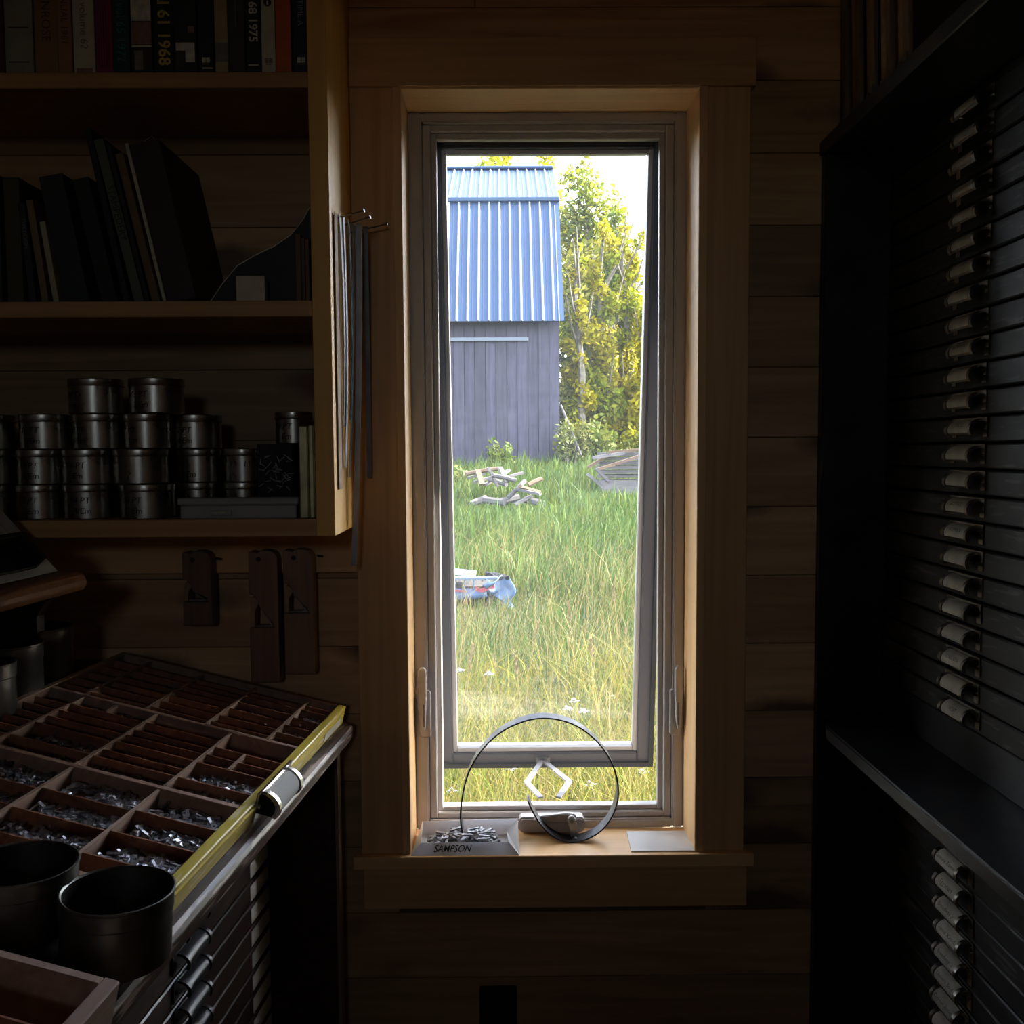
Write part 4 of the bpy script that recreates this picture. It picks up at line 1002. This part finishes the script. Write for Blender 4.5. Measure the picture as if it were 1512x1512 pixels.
moulding_plane('moulding plane with pale wedge and open throat on rail', 417, 461, 811, 996, (.27, .51), 0)
for k, (px, py) in enumerate(((328, 826), (477, 822))):
    p = at_y(px, py, D-.019); g = MB(); g.tube([(0, .004, 0), (-.006, -.018, .004)], .0022, 8)
    tag(g.build('peg', M['gasket'], loc=p), ('bare peg in rail between two moulding planes', 'bare peg in rail near the window casing')[k], 'peg')

# black outlet plate low on the wall
ox0, ox1, oz1 = X_at(708, 1455, D), X_at(763, 1455, D), Z_at(735, 1455, D)
e = empty('wall_outlet', 'black outlet cover plate low on the plank wall', 'outlet', ((ox0+ox1)/2, D, oz1-.115))
hw = (ox1-ox0)/2
MB().prism(rrect(-hw, hw, 0, .115, .004), -.006, 0, 'y').build('plate', M['outlet'], e, bevel=.001)
for zc in (.036, .079): MB().prism(rrect(-.017, .017, zc-.014, zc+.014, .008), -.008, -.004, 'y').build('socket', M['outlet'], e, bevel=.0008)

# ================================================================== drawer pulls (shared meshes)
def pull_meshes():
    """axis along +Y, face plane at x=0, sticks out to -X; hood with curved label window, open below"""
    L_, R_, t_ = .074, .0155, .0016
    arc = [(-R_*1.25*math.sin(a), R_*.95*math.cos(a)-.001) for a in [PI*.02 + PI*.66*k_/9 for k_ in range(10)]]
    hood = MB()
    def shell(y0_, y1_, grow, th_):
        vs = []
        for yy in (y0_, y1_):
            vs += [(x*(1+grow), yy, z_*(1+grow)) for x, z_ in arc] + [(x*(1+grow-th_), yy, z_*(1+grow-th_)) for x, z_ in arc]
        n_ = len(arc); s_ = 2*n_; fs = []
        for i in range(n_-1):
            fs += [(i, i+1, s_+i+1, s_+i), (n_+i, s_+n_+i, s_+n_+i+1, n_+i+1), (i, n_+i, n_+i+1, i+1), (s_+i, s_+i+1, s_+n_+i+1, s_+n_+i)]
        fs += [(0, s_, s_+n_, n_), (n_-1, 2*n_-1, s_+2*n_-1, s_+n_-1)]
        hood.add(vs, fs)
    shell(-L_/2, L_/2, 0, .12); shell(-L_/2-.003, -L_/2+.004, .12, .26); shell(L_/2-.004, L_/2+.003, .12, .26)
    hood.box(-.0022, 0, -L_/2-.016, L_/2+.016, .006, .0165); hood.box(-.002, 0, -L_/2-.016, -L_/2-.003, -.012, .0165); hood.box(-.002, 0, L_/2+.003, L_/2+.016, -.012, .0165)
    for yy in (-L_/2-.010, L_/2+.010): hood.tube([(-.001, yy, .002), (-.0045, yy, .002)], .003, 10)
    card = MB(); a2 = arc[1:9]; vs = []
    for yy in (-L_/2+.006, L_/2-.006): vs += [(x*1.035, yy, z_*1.035) for x, z_ in a2]
    n_ = len(a2); card.add(vs, [(i, i+1, n_+i+1, n_+i) for i in range(n_-1)])
    return hood.mesh('pull', smooth=True), card.mesh('label_card', smooth=True), arc
PULL, CARD, ARC = pull_meshes()
PULLB = PULL.copy(); PULLB.materials.append(M['black']); PULL.materials.append(M['steel']); CARD.materials.append(M['card'])
def card_text(s, parent, loc, size=.0125, rot=None):
    def mp(a, b):                                  # text runs along -Y, wraps the arc at mid height
        k_ = 4.6 - b/.0042; k_ = max(0, min(8.99, k_)); i = int(k_); fr = k_-i
        x = ARC[i][0]*(1-fr)+ARC[i+1][0]*fr; z_ = ARC[i][1]*(1-fr)+ARC[i+1][1]*fr
        return (x*1.05, -a, z_*1.05)
    o = text_obj('label_lettering', s, size, mp, M['ink'], parent); o.location = loc
    if rot is not None: o.rotation_euler = rot
    return o

# ================================================================== RIGHT TYPE CABINET
XF, XB = .575, .697; CY0, CY1 = .86, 1.748
rc = empty('type_cabinet', 'tall black type cabinet with many labelled shallow drawers', 'cabinet', (.85, 1.3, 0))
def rcp(mb_, nm, mt=M['black'], **kw):
    mb_.v = [(x-.85, y-1.3, z_) for x, y, z_ in mb_.v]; return mb_.build(nm, mt, rc, **kw)
RT = 2.154
rcp(MB().box(XF+.004, 1.13, CY1-.018, CY1, 0, RT-.026), 'side_panel', bevel=.002)
rcp(MB().box(XF+.004, 1.13, CY0, CY0+.018, 0, RT-.026), 'side_panel', bevel=.002)
rcp(MB().box(XF, 1.135, CY0-.004, CY1+.003, RT-.026, RT), 'top', bevel=.002)
rcp(MB().box(1.12, 1.13, CY0+.018, CY1-.018, 0, RT-.026), 'back_panel')
WT = 1.111
rcp(MB().prism([(.562, CY0-.006), (1.118, CY0+.0185), (1.118, CY1-.019), (.655, CY1-.019), (.60, 1.70), (.575, 1.672), (.564, 1.635)], WT-.024, WT, 'z'), 'worktop', bevel=.003, seg=2)
rcp(MB().box(XB+.002, XB+.022, CY0+.018, CY1-.018, WT, 2.097-.0392*23-.0195), 'bottom_rail', bevel=.0015)
rcp(MB().box(XB+.002, XB+.022, CY0+.018, CY1-.018, 2.097+.0195, RT-.027), 'top_rail', bevel=.0015)
DRW = MB().box(0, .018, -(CY1-CY0)/2+.0195, (CY1-CY0)/2-.0195, -.0180, .0182).mesh('drawer', bevel=.0022)
DRW.materials.append(M['blackwood'])
DY = (CY0+CY1)/2; HYp = 1400*.682/(1417-745)           # pull position along the drawer
r_ = random.Random(4)
labels_up = {23: 'WEST', 21: 'CASLON', 15: 'GOTHIC', 16: 'ROMAN', 9: 'KENNERLY', 12: 'ITALIC'}
labels_lo = {0: 'Century Roman', 1: 'Egyptian', 2: 'Broadway Jr', 3: 'Venus Xbold', 4: 'Broadway Is', 5: 'Univers Bold', 6: 'Copper Antiq'}
def drawer(zc, txt, parent, size):
    jx_ = r_.uniform(-.0015, .0015); jy_ = r_.uniform(-.003, .003)
    o = put('drawer', DRW, None, parent, loc=(XB+jx_-.85, DY-1.3, zc))
    loc = (0, HYp-DY+jy_, .001)
    put('pull', PULL, None, o, loc=loc); put('label_card', CARD, None, o, loc=loc)
    if txt: card_text(txt, o, loc, size)
for k in range(24): drawer(2.097-.0392*k, labels_up.get(k), rc, .010)
LZ = .955
for k in range(23): drawer(LZ-.0380*k, labels_lo.get(k), rc, .0125 if len(labels_lo.get(k, '')) < 9 else .0102)
rcp(MB().box(XB+.002, XB+.02, CY0+.018, CY1-.018, LZ+.0192, WT-.026), 'apron_rail', bevel=.0015)
rcp(MB().box(XB+.004, 1.12, CY0+.018, CY1-.018, 0, LZ-.038*22-.020), 'plinth')
# standing trays on the cabinet top
for k in range(9):
    yk = 1.715-.032*k; tb = .010+.004*(k % 3)
    e = empty('galley_tray', ('%s upright tray from the wall on top of the black cabinet' % 'first second third fourth fifth sixth seventh eighth ninth'.split()[k]), 'tray', (XF+.035+.006*(k % 2), yk, RT+.0008), 'galley trays on the cabinet top', rot=(-.07-.004*(k % 2), 0, 0))
    MB().box(0, .28, -tb/2, tb/2, 0, .345+.01*(k % 4)).build('tray_back', M['cabwood'] if k % 3 else M['caserail'], e, bevel=.001)
    MB().box(-.003, .004, -tb/2-.002, tb/2+.002, .006, .345).build('edge_strip', M['caserail'] if k % 2 else M['cabedge'], e, bevel=.001)
    MB().box(-.0055, -.003, -tb/2, tb/2, .012, .036).build('label_clip', M['darksteel'], e)

# ================================================================== LEFT CASE STAND
TH_ = math.radians(5.0); LU = Vector((math.sin(TH_), math.cos(TH_), 0)); LV = Vector((math.cos(TH_), -math.sin(TH_), 0)); UP = Vector((0, 0, 1))
TAU = math.radians(13.0); LB = LV*math.cos(TAU) - UP*math.sin(TAU); LN = LB.cross(LU)
CL, CWD, CH = .735, .425, .032
CA = at_y(511, 1043, 1.685)                       # far front top corner of the big case
CO = CA - LB*CWD - LU*CL                          # near back top corner
# cabinet: local axes u (length, away), v (towards the aisle), z up; origin at floor below lip's far end
lip_far = CA + LU*.010
lc_o = Vector((lip_far.x, lip_far.y, 0)) + LV*.010
lc = empty('case_stand', 'dark wooden type case stand with sloping top and drawers', 'cabinet', lc_o)
lc.matrix_world = frame_axes(lc_o, LU, -LV, UP)    # local x = u, local y = -v (into cabinet), z up
def V3(u, v, z): return (u, -v, z)
def lcb(u0, u1, v0, v1, z0, z1): return MB().box(u0, u1, -v1, -v0, z0, z1)
zc_ = CA.z - CH*math.cos(TAU) - .004               # underside of the case at its front edge
slope = math.tan(TAU)
DEPTH = .60; LEN = 1.30
lip_top = CA.z - .0345
# sloping top board
def top_z(v): return CA.z - CH*math.cos(TAU) - .0008 - slope*(v+.010+CH*math.sin(TAU))
MB().prism([(.027, top_z(-.027)), (.46, top_z(-.46)), (.46, top_z(-.46)-.02), (.027, top_z(-.027)-.02)], -LEN, -.002, 'x').build('slope_board', M['cabwood'], lc)
MB().prism([(.4605, top_z(-.46)+.012), (DEPTH+.12, top_z(-.46)+.012), (DEPTH+.12, top_z(-.46)-.012), (.4605, top_z(-.46)-.012)], -LEN, -.021, 'x').build('flat_top', M['cabwood'], lc)
# worn lip along the front
MB().prism([(.0265, lip_top-.028), (.0265, top_z(-.0265)-.001), (.016, lip_top), (.008, lip_top-.001), (.003, lip_top-.004), (0, lip_top-.010), (.003, lip_top-.028)], -LEN, .004, 'x').build('front_lip', M['lip'], lc, bevel=.001)
lcb(-.020, 0, -.58, -.031, 0, lip_top-.029).build('side_panel', M['cabwood'], lc)
lcb(-.020, 0, -.031, -.025, 0, lip_top-.029).build('panel_edge', M['cabedge'], lc)
lcb(-LEN, -LEN+.02, -.58, -.025, 0, lip_top-.029).build('side_panel', M['cabwood'], lc)
lcb(-LEN+.02, -.0205, -.58, -.565, 0, lip_top-.10).build('back_panel', M['cabwood'], lc)
DV = -.155
DRW2 = MB().box(-(LEN-.045)/2, (LEN-.045)/2, 0, .018, -.0180, .0182).mesh('drawer', bevel=.0022); DRW2.materials.append(M['cabwood'])
for k in range(18):
    zc = lip_top-.066-.0400*k
    if zc < .06: break
    o = put('drawer', DRW2, None, lc, loc=V3(-LEN/2, DV, zc))
    rot = (0, 0, PI/2)
    uu = -.375+LEN/2
    put('pull', PULLB, None, o, loc=(uu, -.001, .001), rot=rot)
    if k == 8: put('label_card', CARD, None, o, loc=(uu, -.001, .001), rot=rot)
    MB().box(-.045, .045, -.0012, 0, -.013, .013).build('label', M['paper'], o, loc=(LEN/2-.075, -.0004, 0))
# ------------------------------------------------------------------ big type case
def make_case(name, label, mw, L_, W_, H_, thick, sections, front_mat, seed, fills):
    """local x = u (length), y = b (down the slope), z = normal; top plane at z=0, near back corner at origin"""
    e = empty(name, label, 'type case'); e.matrix_world = mw
    r2 = random.Random(seed)
    MB().box(.001, L_-.001, .001, W_-.001, -H_, -H_+.005).build('bottom', M['caseintern'], e)
    MB().box(0, L_, 0, .009, -H_, 0).build('back_rail', M['caserail'], e, bevel=.001)
    MB().box(0, .010, .009, W_-.014, -H_, 0).build('end_rail', M['caserail'], e, bevel=.001)
    MB().box(L_-.010, L_, .009, W_-.014, -H_, 0).build('end_rail', M['caserail'], e, bevel=.001)
    fr = MB().box(0, L_, W_-.014, W_, -H_, .001).build('front_rail', front_mat, e, bevel=.0015)
    for a in thick: MB().box(a-.005, a+.005, .009, W_-.014, -H_+.005, -.001).build('main_divider', M['caserail'], e, bevel=.0008)
    sorts = MB(); ns = 0
    for (a0, a1, bs, slats, subs) in sections:
        for b in bs[1:-1]: MB().box(a0, a1, b-.0022, b+.0022, -H_+.005, -.002).build('divider', M['caserail_y'], e)
        for ci in range(len(bs)-1):
            b0, b1 = bs[ci]+.0022, bs[ci+1]-.0022
            for a in slats[ci]:
                MB().box(a-.0011, a+.0011, b0, b1, -H_+.005, -.0028).build('slat', M['caseintern'], e)
            edges = [a1] + sorted(slats[ci], reverse=True) + [a0]
            for k_ in range(len(edges)-1):
                hi, lo = edges[k_]-.0025, edges[k_+1]+.0025
                fl_ = fills.get((round(a0, 2), ci, k_), 0)
                for _ in range(int(fl_*(hi-lo)*(b1-b0)*42000)):
                    bx_ = b0+.008+(b1-b0-.016)*r2.random()**.75
                    yaw = r2.gauss(0, .35) + (PI/2 if r2.random() < .35 else 0)
                    mm = Matrix.Translation((lo+.003+(hi-lo-.006)*r2.random(), bx_, -H_+.008+r2.random()*.009)) @ Matrix.Rotation(yaw, 4, 'Z') @ Matrix.Rotation(r2.uniform(-.45, .45), 4, 'Y')
                    s_ = r2.uniform(.7, 1.5); sorts.box(-.0085, .0085, -.0018*s_, .0018*s_, -.0016, .0016, mm)
    for (a0, a1, b) in [q for s_ in sections for q in s_[4]]:
        MB().box(a0, a1, b-.002, b+.002, -H_+.005, -.002).build('divider', M['caserail_y'], e)
    if sorts.v: tag(sorts.build('type_pieces', M['lead'], e), 'loose grey metal type', kind='stuff')
    return e
sections = [
 (.495, .725, [.009, .060, .160, .260, .360, .411], [[.686, .640, .598, .558, .520], [.690, .656, .613, .581, .550, .513], [.692, .665, .641, .612, .582, .548, .514], [.692, .668, .632, .592, .549, .514], [.695, .670, .621, .578, .538]], []),
 (.250, .485, [.009, .065, .185, .306, .411], [[.441, .410, .379, .351, .320, .290], [.446, .413, .382, .350, .292], [.444, .408, .383, .354, .317, .291], [.419, .385, .352, .291]], [(.4465, .484, .121), (.3535, .418, .354)]),
 (.010, .240, [.009, .065, .186, .305, .411], [[.200, .163, .120, .080, .045], [.164, .110, .061], [.168, .107, .048], [.172, .110, .050]], [])]
fills = {(.49, 1, 2): .5, (.49, 2, 0): .8, (.49, 2, 1): .9, (.49, 2, 2): .3, (.49, 3, 2): 1, (.49, 3, 3): .9, (.49, 4, 2): 1, (.49, 4, 4): .9, (.5, 1, 2): .6, (.5, 2, 0): .8, (.5, 2, 1): 1, (.5, 3, 2): 1, (.5, 3, 3): .9, (.5, 4, 2): 1, (.5, 4, 4): .9,
         (.25, 1, 0): .7, (.25, 1, 4): .25, (.25, 1, 5): .2, (.25, 2, 4): 1.1, (.25, 2, 5): .8, (.25, 2, 6): 1, (.25, 3, 2): .3, (.25, 3, 3): .9, (.25, 3, 4): 1.1,
         (.01, 1, 0): .6, (.01, 1, 1): 1.1, (.01, 1, 2): 1.2, (.01, 2, 0): .7, (.01, 2, 1): 1.2, (.01, 2, 2): 1.1, (.01, 2, 3): 1, (.01, 3, 0): .45, (.01, 3, 1): .8, (.01, 3, 2): 1, (.01, 0, 1): .6, (.01, 0, 2): .8}
case = make_case('type_case', 'wooden type case with yellow front rail on the sloping stand', frame_axes(CO, LU, LB, LN), CL, CWD, CH, (.490, .245), sections, M['yellow'], 5, fills)
# pull on the case front, moulding and label holder
pl = put('pull', PULL.copy(), None, case, loc=(.345, CWD, -.014), rot=(0, 0, -PI/2)); pl.scale = (1, 1, 1)
pc = put('label_card', CARD.copy(), None, case, loc=(.345, CWD, -.014), rot=(0, 0, -PI/2)); pc.data.materials[0] = M['paper']
MB().box(.02, CL-.02, CWD, CWD+.0025, -.010, -.006).build('front_bead', M['yellow'], case)
MB().box(CL-.13, CL-.03, CWD, CWD+.0015, -.026, -.012).build('paper_label', M['paper'], case)

# ------------------------------------------------------------------ small case in the corner
sc_far = at_y(178, 1449, .765)
sc_o = sc_far - LB*.36 - LU*.26
# drop it onto the sloping board
def slope_at(P):                                   # height of the sloping board at a world point
    d = P - lc_o; return top_z(d.dot(LV))
hcase = (sc_far.z - slope_at(sc_far))*math.cos(TAU) - .0005
small = make_case('small_type_case', 'small greyish wooden type case with few compartments', frame_axes(sc_o, LU, LB, LN), .26, .36, max(.02, hcase), (), [(.010, .250, [.009, .12, .235, .346], [[.19, .12, .06], [.17, .10], [.19, .12, .05]], [])], M['caserail'], 9, {(.01, 2, 1): .5, (.01, 1, 1): .8, (.01, 2, 2): .5})

# ------------------------------------------------------------------ open tins in front
def stand_tin(label, px, py, Y, r, tilt=.06):
    p = at_y(px, py, Y)                             # rim centre; base rests on the sloping board at its upper side
    z0 = slope_at(p) + r*(slope-math.tan(tilt))*.55
    return open_tin(label, p.x, p.y, z0, r, p.z-z0, rot=(0, tilt, 0))
stand_tin('open dark tin standing between type case and stand lip', 168, 1314, .885, .0505)
stand_tin('open dark tin farther from the lip behind small case', 25, 1275, .900, .0505)
zt_ = top_z(-.46)+.012
for k, (px, py, Y, lb) in enumerate(((60, 926, 1.555, 'open tin below the copy stand bracket near the wall'), (12, 951, 1.455, 'open tin in the middle of the row behind type case'), (-32, 980, 1.355, 'open tin at the copy stand side of the row'))):
    p = at_y(px, py, Y); open_tin(lb, p.x, Y, zt_, .048, max(.03, p.z-zt_), fill=False)

# ------------------------------------------------------------------ copy stand on the flat top
gcap = MB().prism([(x*.98, z_*.98) for x, z_ in ARC] + [(0, -.008)], -.039, -.036, 'y')
cap = gcap.build('end_cap', M['black'], case, loc=(.345, CWD, -.014), rot=(0, 0, -PI/2))
for q_ in (pl, pc, cap): q_.scale = (1.4, 1.3, 1.4); q_.location = (.335, CWD, -.011)
cs_c = at_y(128, 850, 1.47)
cs = empty('copy_stand', 'reddish wooden copy stand with curved end brackets', 'stand', cs_c)
cs.matrix_world = frame_axes(cs_c, LU, -LV, UP)
# local x=u, y=back, z up; z=0 at front edge top
zfl = zt_-cs_c.z
LS = .75; ANG = math.radians(47)
sb = MB().prism([(0, -.006), (.004, .002), (.012, .006), (.045, .006), (.30, .006+.255*math.tan(ANG)), (.30, -.014+.255*math.tan(ANG)), (.047, -.016), (.006, -.022), (0, -.014)], -LS, 0, 'x')
sb.build('sloped_board', M['redwood'], cs, bevel=.0015)
brk = [(.020, -.022), (.050, -.036), (.066, -.060), (.066, -.085), (.10, -.105), (.165, -.115), (.165, zfl), (.22, zfl), (.22, .10), (.06, -.016), (.03, -.018)]
for uu in (-.030, -LS+.005): MB().prism(brk, uu, uu+.022, 'x').build('bracket', M['cabwood'], cs, bevel=.001)
# sheet of paper on the stand
pm = frame_axes(cs_c + LU*(-.012) + (-LV)*.040 + UP*.0085, LU, (-LV)*math.cos(ANG)+UP*math.sin(ANG), LU.cross((-LV)*math.cos(ANG)+UP*math.sin(ANG)))
e = empty('printed_sheet', 'printed white chart sheet lying on the copy stand', 'paper'); e.matrix_world = pm
MB().box(-.34, 0, 0, .30, 0, .0006).build('sheet', M['paper'], e)
g = MB()
for k in range(12): g.box(-.31, -.03, .05+.018*k, .0508+.018*k, .0006, .0009)
for x in (-.31, -.24, -.17, -.10, -.03): g.box(x-.0004, x+.0004, .05, .25, .0006, .0009)
g.build('ruled_lines', plain('grey_rule', (.30, .29, .27), .8), e)
# black composing tool lying across the sheet
e = empty('composing_stick', 'black metal composing tool lying across the sheet', 'tool'); e.matrix_world = pm @ Matrix.Translation((-.045, .012, .0010)) @ Matrix.Rotation(.0, 4, 'Z')
MB().box(-.26, 0, 0, .052, 0, .006).build('base_plate', M['black'], e, bevel=.001)
MB().box(-.26, 0, .044, .052, .006, .028).build('back_wall', M['black'], e, bevel=.001)
MB().box(-.012, 0, 0, .044, .006, .026).build('end_wall', M['black'], e, bevel=.001)
MB().box(-.17, -.15, .004, .043, .006, .024).build('knee', M['darksteel'], e, bevel=.002)

# ================================================================== THINGS ON THE SILL
sz = WZ0+.003
# folded paper tray marked SAMPSON
tx0, tx1 = X_at(607, 1263, 1.727), X_at(767, 1263, 1.727); ty0, ty1 = 1.727, 1.822
e = empty('paper_tray', 'folded white paper tray lettered SAMPSON full of type', 'paper tray', ((tx0+tx1)/2, ty0, sz))
hw = (tx1-tx0)/2; fh = .020
MB().box(-hw+.002, hw-.002, .002, ty1-ty0, 0.0, .0008).build('floor_sheet', M['paper'], e)
def sheet_quad(pts, nm, th=.0008):
    o = MB().add(pts, [(0, 1, 2, 3)]).build(nm, M['paper'], e); md = o.modifiers.new('thick', 'SOLIDIFY'); md.thickness = th; md.offset = 0; return o
sheet_quad([(-hw, 0, 0), (hw, 0, 0), (hw-.020, .012, fh), (-hw+.018, .012, fh)], 'front_flap')
sheet_quad([(-hw, 0, 0), (-hw+.018, .012, fh), (-hw+.014, ty1-ty0, .028), (-hw+.010, ty1-ty0, 0)], 'side_flap')
sheet_quad([(hw, 0, 0), (hw-.020, .012, fh), (hw-.024, ty1-ty0-.01, .012), (hw-.002, ty1-ty0, .032)], 'side_flap')
sheet_quad([(-hw+.010, ty1-ty0, 0), (hw-.002, ty1-ty0, 0), (hw-.002, ty1-ty0, .032), (-hw+.012, ty1-ty0, .028)], 'rear_flap')
def mp_(a, b):
    t_ = (b+.011)/fh; return (-hw+.076+a, .012*t_-.0009, fh*t_-.0004)
text_obj('lettering', 'SAMPSON', .0155, mp_, M['ink'], e, shear=.35, bold=.0002)
# type pieces in the tray, one by one
SORT = MB().box(-.0115, .0115, -.0024, .0024, -.0018, .0018).mesh('type_piece', bevel=.0002); SORT.materials.append(M['lead'])
r_ = random.Random(12); cxm = (tx0+tx1)/2
M['sortgrey'] = plain('tray_type_metal', (.30, .30, .32), .5, .5, var=.3, scale=200, objvar=.35); SORT.materials[0] = M['sortgrey']
for k in range(110):
    lay = k // 37; sp = 1-.13*lay
    x = cxm - .004 + sp*(hw-.036)*r_.uniform(-1, 1); y = ty0+.050+sp*.033*r_.uniform(-1, 1)
    ed = abs(x-cxm)/hw
    o = put('type_piece', SORT, None, None, loc=(x, y, sz+.0034+lay*.0082*(1.25-ed)+r_.random()*.002), rot=(r_.uniform(-.4, .4), r_.uniform(-.22, .22), r_.random()*PI))
    tag(o, 'small grey metal type piece heaped in the paper tray', 'metal type', 'type pieces in the paper tray')
# coiled steel band
band_px = [(683, 1236), (680, 1205), (687, 1160), (702, 1125), (728, 1094), (762, 1073), (803, 1064), (846, 1073), (881, 1098), (904, 1132), (913, 1168), (908, 1200), (891, 1227), (866, 1243), (838, 1247), (814, 1237), (794, 1215), (779, 1186)]
BYp = 1.778
ctrl = [at_y(a, b, BYp) for a, b in band_px]
pts = []
for i in range(len(ctrl)-1):
    p0, p1, p2, p3 = ctrl[max(i-1, 0)], ctrl[i], ctrl[i+1], ctrl[min(i+2, len(ctrl)-1)]
    for s in range(6):
        t_ = s/6
        pts.append(0.5*((2*p1) + (p2-p0)*t_ + (2*p0-5*p1+4*p2-p3)*t_*t_ + (3*p1-p0-3*p2+p3)*t_**3))
pts.append(ctrl[-1]); zlow = min(p.z for p in pts)
base = Vector((pts[len(pts)//2].x, BYp, sz)); off = Vector((0, 0, sz+.0016-zlow))
vs = []; th = .0028; wd = .034
for i, p in enumerate(pts):
    t_ = (pts[min(i+1, len(pts)-1)]-pts[max(i-1, 0)]).normalized(); n_ = Vector((t_.z, 0, -t_.x))*th/2
    c = p+off-base; twist = .0
    for sgn, dy in ((-1, 0), (1, 0), (1, wd), (-1, wd)): vs.append(tuple(c+n_*sgn+Vector((0, dy, 0))))
N_ = len(pts); fs = [(0, 1, 2, 3), (4*N_-1, 4*N_-2, 4*N_-3, 4*N_-4)]
for i in range(N_-1):
    for s in range(4): fs.append((i*4+s, (i+1)*4+s, (i+1)*4+(s+1) % 4, i*4+(s+1) % 4))
o = MB().add(vs, fs).build('steel_band', plain('scaled_steel', (.045, .045, .05), .42, .7, var=.5, scale=70, bump=.2), loc=base, bevel=.0003, smooth=True)
tag(o, 'dark coiled steel band standing on the window sill', 'metal band')
# card
c0 = Vector((X_at(932, 1259, 1.735), 1.735, sz)); 
o = MB().prism([(0, 0), (X_at(1027, 1259, 1.735)-c0.x, 0), (X_at(1016, 1229, 1.83)-c0.x, .093), (X_at(925, 1229, 1.83)-c0.x, .093)], 0, .0022, 'z').build('white_card', M['cardwhite'], loc=c0, bevel=.0004)
tag(o, 'blank white card lying flat on the window sill', 'card')
